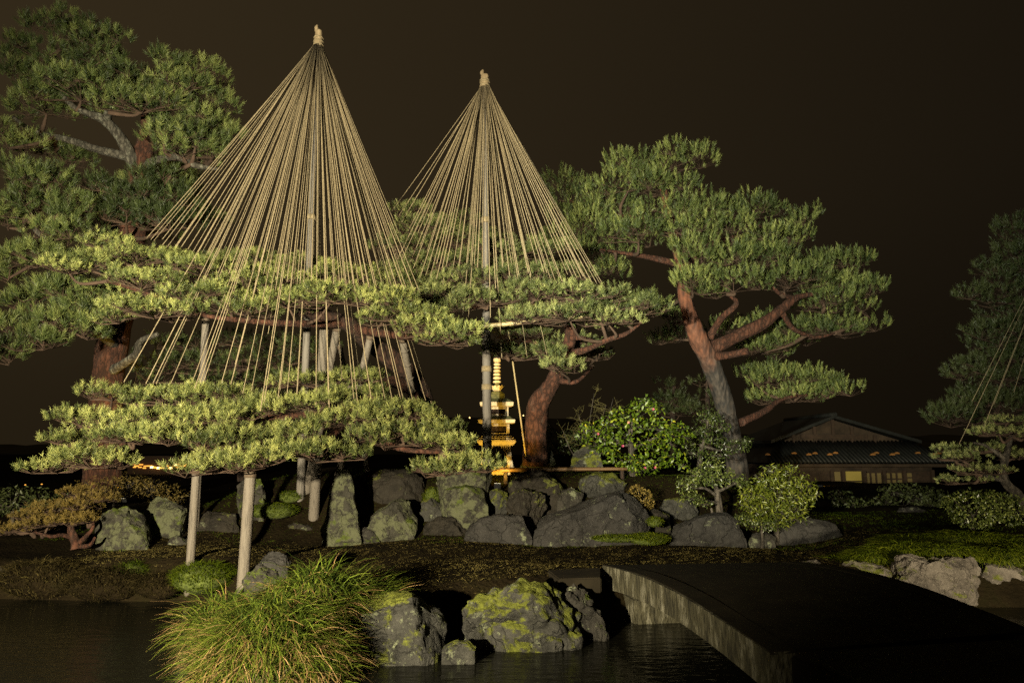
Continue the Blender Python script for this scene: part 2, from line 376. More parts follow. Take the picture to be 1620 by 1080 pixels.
# water
m, n, l, b = new_mat('pond_water'); MAT['pond_water'] = m
b.inputs['Base Color'].default_value = (0.006, 0.006, 0.004, 1); b.inputs['Roughness'].default_value = 0.06
b.inputs['IOR'].default_value = 1.33; b.inputs['Specular IOR Level'].default_value = 0.3
t = n.new('ShaderNodeTexCoord'); mp = n.new('ShaderNodeMapping'); mp.inputs['Scale'].default_value = (1.6, 5.0, 1)
l.new(t.outputs['Object'], mp.inputs['Vector'])
nz = n.new('ShaderNodeTexNoise'); nz.inputs['Scale'].default_value = 2.2; nz.inputs['Detail'].default_value = 4; nz.inputs['Roughness'].default_value = 0.55
l.new(mp.outputs[0], nz.inputs['Vector'])
bp = n.new('ShaderNodeBump'); bp.inputs['Strength'].default_value = 0.35; bp.inputs['Distance'].default_value = 0.03
l.new(nz.outputs['Fac'], bp.inputs['Height']); l.new(bp.outputs[0], b.inputs['Normal'])

# ------------------------------------------------------------------ ground, pond, hills
SHORE = np.array([(-400, 10.2), (-12, 9.7), (-6, 9.2), (-4.1, 9.05), (-3.4, 8.5), (-2.9, 7.4), (-2.5, 6.6), (-1.8, 6.6), (-1.3, 7.2), (-0.6, 7.5),
                  (0.3, 7.7), (0.9, 7.9), (1.25, 8.15), (3.9, 8.45), (4.7, 8.8), (7.0, 8.75), (10, 9.8), (40, 12), (400, 20)], float)
def smooth(a, b, x):
    t = np.clip((x - a) / (b - a), 0, 1); return t * t * (3 - 2 * t)
def height(x, y):
    x = np.asarray(x, float); y = np.asarray(y, float)
    d = np.full(x.shape, 1e9); ysh = np.interp(x, SHORE[:, 0], SHORE[:, 1])
    for (ax, ay), (bx, by) in zip(SHORE[:-1], SHORE[1:]):
        vx, vy = bx - ax, by - ay
        t = np.clip(((x - ax) * vx + (y - ay) * vy) / (vx * vx + vy * vy), 0, 1)
        d = np.minimum(d, np.hypot(x - ax - t * vx, y - ay - t * vy))
    sd = np.where(y > ysh, d, -d)                         # >0 on the garden side
    h = -0.5 + 0.95 * smooth(-0.35, 0.35, sd)
    near = smooth(3.6, 2.9, y); h = np.maximum(h, -0.5 + 1.0 * near)
    mid = smooth(-6.5, -4.0, x) * (1 - smooth(3.2, 5.5, x))
    h = h + mid * (1.02 * smooth(11.3, 13.2, y)) * (1 - 0.9 * smooth(17, 26, y))
    h = h + (1 - mid) * 0.25 * smooth(10.5, 13, y)
    h = h + np.where(sd > 0.3, 0.035 * np.sin(x * 1.7 + y * 0.9) + 0.03 * np.sin(x * 0.8 - y * 2.1), 0)
    return h
def gz(x, y): return float(height(np.array([x]), np.array([y]))[0])
ax_x = np.concatenate([[-500, -200, -80, -40, -25], np.arange(-15, 15.01, 0.14), [25, 40, 80, 200, 500]])
ax_y = np.concatenate([[-60, -20, -6], np.arange(0, 18.01, 0.14), [20, 23, 27, 32, 40, 60, 100, 200, 400, 700]])
XX, YY = np.meshgrid(ax_x, ax_y)
ZZ = height(XX.ravel(), YY.ravel()).reshape(XX.shape)
rng0 = np.random.default_rng(3)
inner = (np.abs(XX) < 15) & (YY < 18) & (YY > 0)
ZZ = ZZ + inner * rng0.uniform(-0.012, 0.012, ZZ.shape)
nx = len(ax_x)
idx = np.arange(XX.size).reshape(XX.shape)
Fq = np.stack([idx[:-1, :-1], idx[:-1, 1:], idx[1:, 1:], idx[1:, :-1]], -1).reshape(-1)
gm = mesh_np('ground', np.stack([XX.ravel(), YY.ravel(), ZZ.ravel()], 1), Fq, 4, smooth=True)
tag(link('ground', gm, MAT['ground_mat']), kind='structure')
wm = mesh_np('pond_water', np.array([(-120, -2, 0), (120, -2, 0), (120, 24, 0), (-120, 24, 0)], float), np.arange(4), 4)
tag(link('pond_water', wm, MAT['pond_water']), kind='structure')
# dark wooded hills far away
def hill(name, Y, pts):
    V, Fc = [], []
    xs = np.linspace(pts[0][0], pts[-1][0], 160)
    zs = np.interp(xs, [p[0] for p in pts], [p[1] for p in pts])
    r = np.random.default_rng(5)
    zs = zs + r.uniform(-3, 3, len(xs))
    for x, z in zip(xs, zs):
        p = P(x, z, Y); V += [(p.x, Y, p.z), (p.x * 1.0, Y - 45, 0.3), (p.x, Y + 60, 0.3)]
    for i in range(len(xs) - 1):
        a, b2 = 3 * i, 3 * i + 3
        Fc += [(a + 1, b2 + 1, b2, a), (a, b2, b2 + 2, a + 2)]
    me = bpy.data.meshes.new(name); me.from_pydata(V, [], Fc)
    tag(link(name, me, MAT['hill_mat']), kind='structure')
hill('hills', 260, [(-900, 704), (0, 704), (350, 694), (560, 674), (700, 657), (800, 660), (900, 662), (1010, 676), (1200, 690), (2500, 690)])

# ------------------------------------------------------------------ foliage builders
def unit(a): return a / (np.linalg.norm(a, axis=-1, keepdims=True) + 1e-9)
def needles(name, cen, ax, slen, per, nlen, wid, rng, tint=None, spread=(0.35, 1.05)):
    """bottle-brush pine shoots: thin tapered needles round each shoot axis."""
    n = len(cen)
    t = rng.uniform(0.0, 1.0, (n, per))
    ref = np.where(np.abs(ax[:, 2:3]) > 0.9, [[1.0, 0, 0]], [[0, 0, 1.0]])
    u = unit(np.cross(ax, ref)); w = np.cross(ax, u)
    phi = rng.uniform(0, 2 * np.pi, (n, per))
    ang = spread[1] + (spread[0] - spread[1]) * t + rng.uniform(-0.15, 0.15, (n, per))
    rad = u[:, None, :] * np.cos(phi)[..., None] + w[:, None, :] * np.sin(phi)[..., None]
    d = ax[:, None, :] * np.cos(ang)[..., None] + rad * np.sin(ang)[..., None]
    base = cen[:, None, :] + ax[:, None, :] * (slen[:, None] * t)[..., None]
    L = nlen * rng.uniform(0.7, 1.15, (n, per))
    side = unit(np.cross(d, rng.normal(size=(n, per, 3)))) * wid * 0.5
    V = np.stack([base - side, base + side, base + d * L[..., None]], 2).reshape(-1, 3)
    if tint is None: tint = rng.uniform(0.1, 0.9, n)
    tt = np.clip(tint[:, None, None] + rng.uniform(-0.12, 0.12, (n, per, 1)) + np.array([-0.22, -0.22, 0.16])[None, None, :], 0, 1)
    return mesh_np(name, V, np.arange(len(V)), 3, tt.reshape(-1))

def pad_layout(rng, c, rx, ryd, rz, lump, dens):
    area = math.pi * rx * ryd
    k = max(3, int(area / (lump * lump * 1.5)))
    r = np.sqrt(rng.uniform(0, 1, k)); a = rng.uniform(0, 2 * np.pi, k)
    L = np.stack([c[0] + rx * r * np.cos(a), c[1] + ryd * r * np.sin(a),
                  c[2] + rz * (0.55 * (1 - r * r) - 0.25) + rng.uniform(-0.35, 0.35, k) * rz], 1)
    lr = lump * rng.uniform(0.7, 1.25, k)
    per = max(6, int(dens * lump * lump * 6))
    dd = rng.normal(size=(k, per, 3)); dd[..., 2] = np.abs(dd[..., 2]) * 0.9 - 0.22
    dd = unit(dd)
    pos = L[:, None, :] + dd * lr[:, None, None] * np.array([1, 1, 0.55])
    return L, lr, pos.reshape(-1, 3), dd.reshape(-1, 3)

def pad(parent, mat, c, rx, ryd, rz, seed, lump=0.22, dens=26, slen=0.10, per=34, nlen=0.075, wid=0.005, up=0.75, twig_mat='bark_red', tb=0.5, anchor=None, br=0.022, spread=(0.35, 1.05)):
    rng = np.random.default_rng(seed)
    L, lr, pos, dd = pad_layout(rng, c, rx, ryd, rz, lump, dens)
    ax = unit(dd * 0.6 + np.array([0, 0, up]) + rng.normal(size=pos.shape) * 0.22)
    sl = slen * rng.uniform(0.6, 1.3, len(pos))
    tint = np.clip(tb + rng.uniform(-.13, .13) + rng.normal(size=len(pos)) * 0.22 + np.repeat(rng.normal(size=len(L)) * 0.12, len(pos) // len(L)) + dd[:, 2] * 0.12, 0, 1)
    o = link('foliage_pad', needles('foliage_pad', pos, ax, sl, per, nlen, wid, rng, tint, spread), MAT[mat], parent); o['kind'] = 'stuff'
    # twigs: pad stem -> lumps -> shoots
    stem = np.array(c) - np.array([0, 0, rz * 0.55])
    seg = []
    k = len(L); per_l = len(pos) // k
    mids = stem + (L - stem) * 0.55 - np.array([0, 0, 0.02])
    for i in range(k):
        seg.append((stem, mids[i])); seg.append((mids[i], L[i] - np.array([0, 0, lr[i] * 0.25])))
    tw1 = twig_mesh('twig_spray', seg, 0.011, 0.007)
    seg2 = []
    for i in range(k):
        q = pos[i * per_l:(i + 1) * per_l]
        b0 = L[i] - np.array([0, 0, lr[i] * 0.25])
        for p in q[::2]: seg2.append((b0, p))
    tw2 = twig_mesh('fine_twig_spray', seg2, 0.005, 0.003)
    link('twig_spray', tw1, MAT[twig_mat], o)['kind'] = 'stuff'; link('fine_twig_spray', tw2, MAT[twig_mat], o)['kind'] = 'stuff'
    if anchor is not None:
        a = Vector(anchor); e = Vector(stem)
        md = (a + e) / 2 + Vector((rng.uniform(-.12, .12), rng.uniform(-.12, .12), -0.06 + rng.uniform(-.05, .08)))
        e2 = e + Vector((0, 0, 0.04))
        tube('branch', [a, md, e2], [br * 1.5, br * 1.1, br * 0.5], MAT[twig_mat], parent, n=6, sub=5, rough=0.12, seed=seed)
    return o

def near_anchor(skel, p):
    best = min(skel, key=lambda q: (Vector(q) - Vector(p)).length + 0.6 * max(0, q[2] - p[2]))
    return best

def pine(label, base_px, mat, trunk, limbs, pads, seed, bark='bark_red', group=None, **kw):
    """trunk: [(px,py,Y,r)...] from the ground up; limbs: list of the same; pads: (px,py,rx_px,ry_px,Y[,depth radius m])."""
    tp = [P(a, b_, Y) for a, b_, Y, r in trunk]
    root = thing('pine_tree', label, 'pine tree', tp[0], group)
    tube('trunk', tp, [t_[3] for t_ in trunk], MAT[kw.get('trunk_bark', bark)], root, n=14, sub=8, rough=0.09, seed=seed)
    skel = catmull(tp, [0] * len(tp), 5)[0][4:]
    for k, lm in enumerate(limbs):
        lp = [P(a, b_, Y) for a, b_, Y, r in lm]
        tube('limb', lp, [t_[3] for t_ in lm], MAT[kw.get('limb_bark', bark)], root, n=9, sub=7, rough=0.12, seed=seed + 50 + k)
        skel += catmull(lp, [0] * len(lp), 5)[0]
    kk = {a: b_ for a, b_ in kw.items() if a not in ('limb_bark', 'trunk_bark')}
    for k, pd in enumerate(pads):
        px, py, rx, ry, Y = pd[:5]
        c = P(px, py, Y); s = M_PX(Y)
        ryd = pd[5] if len(pd) > 5 else max(0.35, 0.75 * rx * s)
        extra = dict(kk)
        if len(pd) > 6: extra['tb'] = pd[6]
        pad(root, mat, tuple(c), rx * s, ryd, ry * s, seed * 100 + k, anchor=near_anchor(skel, c), twig_mat='twig', **extra)
    return root

def leaf_mesh(name, cen, nor, size, rng, aspect=0.45, tint=None):
    n = len(cen)
    nor = unit(nor); t = unit(np.cross(nor, rng.normal(size=(n, 3)))); b_ = np.cross(nor, t)
    s = size * rng.uniform(0.65, 1.2, (n, 1))
    tip = cen + t * s; mid = cen + t * s * 0.5
    l_ = mid + b_ * s * aspect * 0.5 + nor * s * 0.08; r_ = mid - b_ * s * aspect * 0.5 + nor * s * 0.08
    V = np.stack([cen, r_, tip, l_], 1).reshape(-1, 3)
    base = np.arange(n)[:, None] * 4
    Fi = (base + np.array([0, 1, 2, 0, 2, 3])[None]).ravel()
    if tint is None: tint = rng.uniform(0, 1, n)
    return mesh_np(name, V, Fi, 3, np.repeat(tint, 4))
def leaf_clump(parent, mat, c, rx, ryd, rz, n, size, seed, aspect=0.45, tb=0.45, name='leaf_cluster', shell=0.45, upb=0.5):
    rng = np.random.default_rng(seed)
    d = unit(rng.normal(size=(n, 3)))
    r = shell + (1 - shell) * rng.uniform(0, 1, (n, 1)) ** 0.6
    lob = 1 + 0.18 * np.sin(d[:, :1] * 5 + seed) * np.cos(d[:, 2:3] * 4 + seed * 2)
    pos = np.array(c) + d * r * lob * np.array([rx, ryd, rz])
    nor = d * 0.5 + np.array([0, -0.25, upb]) + rng.normal(size=(n, 3)) * 0.55
    tint = np.clip(tb + rng.normal(size=n) * 0.22, 0, 1)
    o = link(name, leaf_mesh(name, pos, nor, size, rng, aspect, tint), MAT[mat], parent); o['kind'] = 'stuff'
    return o
def blade_mesh(name, base, dirh, L, wid, rng, tint, rise=0.8, droop=0.75, seg=4):
    n = len(base); s = np.linspace(0, 1, seg + 1)
    dirh = unit(dirh)
    up = np.array([0, 0, 1.0])
    rise = rise * rng.uniform(0.75, 1.2, (n, 1)); droop = droop * rng.uniform(0.6, 1.3, (n, 1))
    side = unit(np.cross(dirh, up) + rng.normal(size=(n, 3)) * 0.3)
    V = []
    for k, q in enumerate(s):
        p = base + dirh * (L[:, None] * (0.35 * q + 0.45 * q * q)) + up * (L[:, None] * (rise * q - droop * q * q * 0.8))
        w = wid * (1 - q) ** 0.7 * 0.5 + 0.0004
        V += [p - side * w, p + side * w]
    V = np.stack(V, 1).reshape(-1, 3)
    b_ = np.arange(n)[:, None] * (2 * (seg + 1))
    q = np.concatenate([[2 * k, 2 * k + 1, 2 * k + 3, 2 * k + 2] for k in range(seg)])
    tt = np.clip(tint[:, None] + np.repeat(np.linspace(-0.22, 0.14, seg + 1), 2)[None], 0, 1)
    return mesh_np(name, V, (b_ + q[None]).ravel(), 4, tt.ravel())
def mound(name, label, cat, c, rx, ryd, rz, n, blen, wid, mat, seed, tb=0.5, tsd=0.18, rise=0.8, droop=0.75, core='moss_core', group=None, low=None, aim=(0, 0, 0)):
    """a hummock: solid core and a coat of blades."""
    rng = np.random.default_rng(seed)
    root = thing(name, label, cat, (c[0], c[1], gz(c[0], c[1])), group)
    bm = bmesh.new(); bmesh.ops.create_icosphere(bm, subdivisions=3, radius=1.0)
    for v in bm.verts:
        k = 0.86 + 0.16 * noise.noise(v.co * 2 + Vector((seed, 0, 0)))
        v.co = Vector((c[0] + v.co.x * rx * k, c[1] + v.co.y * ryd * k, c[2] + v.co.z * rz * k))
    link('tuft_core', bm_mesh('tuft_core', bm, True), MAT[core], root)
    d = rng.normal(size=(n, 3)); d[:, 2] = np.where(rng.uniform(0, 1, n) < 0.3, -1, 1) * np.abs(d[:, 2]) * 0.9; d = unit(d)
    pos = np.array(c) + d * np.array([rx, ryd, rz]) * 0.9
    dirh = d * np.array([1, 1, 0]) + rng.normal(size=(n, 3)) * np.array([.55, .55, 0]) + np.array(aim)
    dirh[:, 2] = 0
    L = blen * rng.uniform(0.55, 1.25, n)
    tint = tb - 0.03 + rng.normal(size=n) * (tsd + 0.05)
    if low is not None:                                 # dead straw hanging low in the tuft
        dead = rng.uniform(0, 1, n) < low * np.clip(1.1 - d[:, 2] * 1.5, 0.1, 1)
        tint = np.where(dead, rng.uniform(0.85, 1.0, n), np.minimum(tint, 0.8))
    o = link('blade_coat', blade_mesh('blade_coat', pos, dirh, L, wid, rng, np.clip(tint, 0, 1), rise, droop), MAT[mat], root)
    o['kind'] = 'stuff'
    return root
noise_mat('moss_core', (0.03, 0.04, 0.008), (0.07, 0.09, 0.015), 14, 0.95, 0.8)
noise_mat('straw_core', (0.03, 0.026, 0.01), (0.06, 0.05, 0.02), 14, 0.95, 0.8)

# ------------------------------------------------------------------ rocks
def rock(label, poly, Y, mat, seed, depth=None, fine=3, rough=1.0, group=None, sink=0.12, tilt=0.0):
    rng = random.Random(seed)
    pts0 = [P(x, y, Y) for x, y in poly]
    w = max(p.x for p in pts0) - min(p.x for p in pts0); h = max(p.z for p in pts0) - min(p.z for p in pts0)
    D = depth or 0.40 * min(w, 1.5 * h) + 0.06
    Yc = Y + 0.8 * D                                   # Y is where the front foot stands
    mx = sum(q[0] for q in poly) / len(poly); my = sum(q[1] for q in poly) / len(poly)
    ymax = max(q[1] for q in poly); hp = ymax - min(q[1] for q in poly)
    bm = bmesh.new()
    pts = [P(x, y, Yc) for x, y in poly]
    cx = sum(p.x for p in pts) / len(pts); zmin = P(mx, ymax, Y).z
    for i, (x, y) in enumerate(poly):
        low = (ymax - y) < 0.24 * hp
        p = pts[i]
        if low:
            f = P(mx + (x - mx) * 0.96, y, Y + rng.uniform(0, 0.25) * D)
            g = min(f.z, gz(f.x, f.y)) - sink
            bm.verts.new((f.x, f.y, f.z)); bm.verts.new((f.x, f.y, g))
            bm.verts.new((p.x, Yc + 0.3 * D, g)); bm.verts.new((cx + (p.x - cx) * 0.8, Yc + D, g))
        else:
            bm.verts.new((p.x, Yc + rng.uniform(-.15, .15) * D, p.z))
            if rng.random() < 0.7:
                k = rng.uniform(0.35, 0.88)
                f = P(mx + (x - mx) * k + rng.uniform(-.05, .05) * hp, my + (y - my) * k, Y + rng.uniform(0.05, 0.5) * D); bm.verts.new(f)
            k = rng.uniform(0.5, 0.85)
            f = P(mx + (x - mx) * k, my + (y - my) * k, Yc + D * rng.uniform(0.5, 1.0)); bm.verts.new(f)
    bmesh.ops.convex_hull(bm, input=bm.verts[:])
    junk = [v for v in bm.verts if not v.link_faces]
    bmesh.ops.delete(bm, geom=junk, context='VERTS')
    bmesh.ops.triangulate(bm, faces=bm.faces[:])
    bmesh.ops.subdivide_edges(bm, edges=bm.edges[:], cuts=2, use_grid_fill=True, smooth=0.03)
    bmesh.ops.subdivide_edges(bm, edges=bm.edges[:], cuts=fine, use_grid_fill=True)
    bm.normal_update()
    sc = 1.0 / max(0.25, 0.5 * (w + h))
    o = Vector((seed * 3.1, seed * 1.7, 0))
    R = Matrix.Rotation(rng.uniform(-0.7, 0.7) + tilt, 3, 'Y')
    amp = 0.062 * min(w, h) * rough
    for v in bm.verts:
        q = v.co * sc * 2.2 + o
        ql = R @ v.co
        ql = Vector((ql.x * 0.8, ql.y * 0.8, ql.z * 3.0)) * sc * 2.0 + o
        rid = 1 - abs(noise.noise(q * 1.4)) * 2.2
        crack = max(0.0, rid - 0.72) * -2.4
        dsp = noise.fractal(q, 1.0, 2.0, 4) * 0.9 + noise.noise(ql) * 0.7 + noise.fractal(q * 4, 0.8, 2.1, 4) * 0.38 + crack
        v.co += v.normal * dsp * amp
    base = Vector((cx, Yc, zmin))
    me = bm_mesh('rock', bm, True)
    me.set_sharp_from_angle(angle=math.radians(38))
    me.transform(Matrix.Translation(-base))
    ob = link('rock', me, MAT[mat]); ob.location = base
    tag(ob, label, 'rock', group)
    return ob

# ------------------------------------------------------------------ stone bridge
def bridge():
    A, B = G(953, 893, 0.56), G(1216, 1033, 0.55)          # left edge, far and near end
    dirv = Vector((B.x - A.x, B.y - A.y, 0)); Ln = dirv.length; dirv.normalize()
    right = Vector((-dirv.y, dirv.x, 0))
    if right.x < 0: right = -right
    FR, NR = G(1264, 888, 0.56), G(1640, 1000, 0.55)     # right edge, far and near end
    width = 2.42
    root = thing('stone_bridge', 'flat arched stone slab bridge with lichen streaked side crossing the pond', 'bridge', (A + B) / 2)
    N = 28
    def prof(t):
        top = 0.555 + 0.10 * math.sin(math.pi * min(1, max(0, t)))
        thick = 0.235 + 0.03 * abs(2 * t - 1) ** 3
        return top, top - thick
    rng = random.Random(4)
    def slab(t0, t1, s0, s1, dz_t, dz_b, n=N, cross=6, rough=0.0008):
        bm = bmesh.new(); tops, bots = [], []
        for i in range(n + 1):
            t = t0 + (t1 - t0) * i / n; zt, zb = prof(t)
            rt, rb = [], []
            for j in range(cross + 1):
                s = s0 + (s1 - s0) * j / cross
                p = A.lerp(B, t).lerp(FR.lerp(NR, t), s / width)
                rt.append(bm.verts.new((p.x + rng.uniform(-rough, rough), p.y, zt + dz_t + rng.uniform(-rough, rough))))
                rb.append(bm.verts.new((p.x + rng.uniform(-rough, rough), p.y, zb + dz_b + rng.uniform(-rough, rough))))
            tops.append(rt); bots.append(rb)
        for i in range(n):
            for j in range(cross):
                bm.faces.new((tops[i][j], tops[i][j + 1], tops[i + 1][j + 1], tops[i + 1][j]))
                bm.faces.new((bots[i][j], bots[i + 1][j], bots[i + 1][j + 1], bots[i][j + 1]))
            for j in (0, cross):
                bm.faces.new((tops[i][j], tops[i + 1][j], bots[i + 1][j], bots[i][j]))
        for i in (0, n):
            for j in range(cross):
                bm.faces.new((tops[i][j], bots[i][j], bots[i][j + 1], tops[i][j + 1]))
        bmesh.ops.recalc_face_normals(bm, faces=bm.faces[:])
        return bm_mesh('slab', bm)
    link('edge_beam', slab(0, 1, 0, 0.22, 0, 0, cross=2), MAT['bridge_side'], root)
    link('edge_beam', slab(0, 1, width - 0.22, width, 0, 0, cross=2), MAT['bridge_side'], root)
    link('deck_slab', slab(0.002, 0.998, 0.223, width - 0.223, 0.004, 0.03), MAT['bridge_top'], root)
    # tops of the beams get the same darker colour as the deck
    for s0, s1 in ((0.012, 0.223), (width - 0.223, width - 0.012)):
        link('dark_cap', slab(0.0, 1.0, s0, s1, 0.008, 0.25, cross=2), MAT['bridge_top'], root)
    def block(name, c, s, mat, bev=0.03):
        rot = Matrix((right, dirv, Vector((0, 0, 1)))).transposed()
        link(name, box_mesh(name, c, s, bev, rot), MAT[mat], root)
    nb = A + dirv * (Ln + 1.2) + right * (width / 2 + 0.02)
    block('near_landing', (nb.x, nb.y, 0.10), (width - 0.24, 2.38, 0.92), 'bridge_top')
    fb = A + dirv * 0.22 + right * (width / 2)
    block('abutment', (fb.x, fb.y, -0.05), (width - 0.40, 0.6, 0.66), 'bridge_side')
    tagp = root
bridge()
p0 = [G(866, 901, 0.54), G(951, 897, 0.54), G(951, 913, 0.54), G(884, 915, 0.54)]
bm = bmesh.new()
top = [bm.verts.new(p) for p in p0]; bot = [bm.verts.new(p - Vector((0, 0, 0.16))) for p in p0]
bm.faces.new(top); bm.faces.new(bot[::-1])
for i in range(4): bm.faces.new((top[i], bot[i], bot[(i + 1) % 4], top[(i + 1) % 4]))
bmesh.ops.recalc_face_normals(bm, faces=bm.faces[:])
bmesh.ops.bevel(bm, geom=bm.edges[:], offset=0.012, segments=2, affect='EDGES')
tag(link('paving_stone', bm_mesh('paving_stone', bm), MAT['bridge_top']), 'dark flat stone slab on the bank at the far end of the bridge', 'stone slab')

# ------------------------------------------------------------------ rocks
rock('mossy rounded rock at the water edge beside the sedge clump', [(536, 1000), (548, 962), (600, 938), (650, 934), (690, 958), (708, 985), (700, 1025), (680, 1044), (610, 1054), (556, 1050)], 6.45, 'rock_moss', 1, fine=5, rough=0.9)
rock('craggy grey rock with moss streaks in the water between sedge and bridge', [(730, 1000), (738, 952), (775, 934), (802, 921), (832, 920), (872, 930), (893, 946), (916, 972), (922, 1005), (880, 1016), (820, 1024), (742, 1014)], 6.9, 'rock_moss', 7, fine=5, rough=1.9)
rock('dark sloping rock leaning on the craggy grey rock by the bridge', [(880, 962), (888, 930), (908, 924), (932, 948), (962, 984), (950, 994), (905, 1002)], 7.25, 'rock_mixed', 9, fine=4, rough=1.4)
rock('small wet stone at the foot of the craggy grey rock', [(698, 1027), (706, 1017), (722, 1011), (742, 1013), (754, 1022), (752, 1029)], 6.5, 'rock_moss', 10, fine=3)
rock('dark angular rock behind the top of the sedge clump', [(410, 893), (416, 880), (432, 871), (452, 874), (459, 888), (456, 903), (430, 906)], 7.7, 'rock_slate', 12, rough=1.3)
rock('pale speckled rock under the dark angular rock by the sedge', [(385, 918), (392, 902), (412, 893), (436, 900), (446, 915), (440, 938), (395, 942)], 7.55, 'rock_mixed', 13, rough=1.3)
rock('broad lichen crusted rock beside the rusty little pine', [(148, 868), (158, 826), (172, 808), (200, 800), (222, 814), (238, 850), (234, 868), (190, 877)], 10.6, 'rock_lichen', 15)
rock('upright faceted rock behind the left wooden post', [(229, 812), (236, 800), (248, 784), (272, 790), (297, 803), (295, 826), (286, 846), (245, 850), (235, 835)], 11.3, 'rock_lichen', 16, rough=0.8)
rock('squared dark stone at the far left water edge', [(-40, 900), (-20, 892), (20, 891), (24, 915), (20, 948), (-40, 952)], 9.35, 'rock_brown', 17)
rock('dark rock between the two front posts of the pine', [(374, 790), (376, 768), (392, 757), (412, 757), (421, 775), (420, 803), (385, 806)], 11.9, 'rock_mixed', 18)
rock('low dark rock behind the front wooden post', [(300, 846), (304, 818), (330, 808), (372, 812), (380, 846)], 11.6, 'rock_brown', 19)
rock('tall pointed standing rock with pale lichen on its tip', [(506, 866), (507, 838), (520, 800), (526, 762), (535, 742), (550, 744), (560, 772), (565, 828), (574, 856), (545, 866)], 11.1, 'rock_lichen', 20, fine=4, depth=0.3)
rock('big smooth boulder behind the standing rock', [(580, 780), (586, 754), (606, 741), (640, 741), (668, 755), (673, 778), (666, 806), (590, 815)], 12.2, 'rock_brown', 21, rough=0.7)
rock('wedge shaped mossy rock in front of the big smooth boulder', [(568, 852), (590, 815), (624, 788), (646, 796), (662, 824), (658, 850), (620, 854)], 11.2, 'rock_lichen', 22, rough=0.8)
rock('pale green rock under the tip of the low pine branches', [(690, 764), (694, 744), (735, 735), (781, 732), (779, 754), (757, 770), (702, 775)], 12.0, 'rock_lichen', 23, rough=1.1)
rock('squat rock with mossy front below the pale green rock', [(696, 796), (699, 776), (735, 765), (762, 772), (774, 802), (766, 812), (708, 811)], 11.7, 'rock_lichen', 24, rough=0.7)
rock('dark flat topped rock in front of the squat mossy rock', [(733, 852), (740, 830), (760, 817), (800, 811), (826, 815), (843, 849), (800, 855)], 10.95, 'rock_slate', 25)
rock('brown boulder below the bamboo rail', [(803, 790), (806, 760), (826, 744), (852, 744), (890, 764), (903, 790), (892, 808), (850, 815)], 12.0, 'rock_brown', 26, rough=1.1)
rock('layered brown rock in front of the brown boulder', [(798, 806), (805, 785), (828, 770), (858, 780), (866, 800), (835, 818)], 11.55, 'rock_brown', 27, rough=1.6)
rock('long grey slanting boulder, the largest of the rocks behind the lawn', [(841, 838), (860, 815), (928, 800), (955, 779), (985, 773), (1002, 785), (1032, 820), (1018, 835), (930, 849), (858, 850)], 10.9, 'rock_slate', 28, fine=4, rough=0.9)
rock('flat moss covered rock behind the largest grey boulder', [(914, 776), (918, 756), (940, 747), (970, 748), (991, 764), (985, 780), (930, 786)], 12.3, 'rock_moss', 29)
rock('bluish grey angular rock at the foot of the little pruned tree', [(1058, 856), (1064, 832), (1100, 815), (1150, 811), (1166, 822), (1184, 851), (1150, 857), (1090, 860)], 10.8, 'rock_slate', 30, rough=0.8)
rock('grey blocky rock to the right of the round bush', [(1224, 852), (1235, 828), (1275, 817), (1322, 829), (1334, 846), (1290, 857)], 11.2, 'rock_slate', 31, rough=0.8)
rock('rounded lichen rock beside the leaning pine trunk', [(822, 738), (828, 722), (850, 710), (874, 714), (880, 736), (850, 745)], 13.4, 'rock_lichen', 32)
rock('green mossy stone left of the camellia', [(902, 735), (906, 716), (925, 704), (948, 710), (955, 735)], 13.6, 'rock_moss', 33)
rock('small low rock beside the far edge of the bridge', [(1256, 896), (1270, 888), (1292, 884), (1306, 895), (1302, 908), (1265, 908)], 8.9, 'rock_shore', 34)
rock('moss spotted rock on the right shore next to the bridge', [(1320, 915), (1330, 893), (1345, 885), (1382, 889), (1409, 902), (1407, 926), (1350, 928)], 8.85, 'rock_shore', 35, rough=1.4)
rock('large pale craggy rock on the right shore', [(1406, 934), (1412, 895), (1428, 877), (1470, 882), (1500, 878), (1542, 880), (1552, 902), (1546, 938), (1490, 948), (1430, 944)], 8.75, 'rock_shore', 36, fine=5, rough=1.5)
rock('long low pale rock at the right end of the shore', [(1544, 936), (1548, 886), (1600, 893), (1660, 912), (1670, 940), (1560, 940)], 8.9, 'rock_shore', 37, fine=4)
rock('pale stone half buried in the grass above the right shore', [(1596, 886), (1600, 872), (1630, 866), (1650, 880), (1640, 894)], 9.8, 'rock_shore', 38)
rock('low round stone on the dark ground below the house', [(1416, 812), (1422, 803), (1450, 800), (1468, 808), (1462, 818)], 13.5, 'rock_slate', 39)

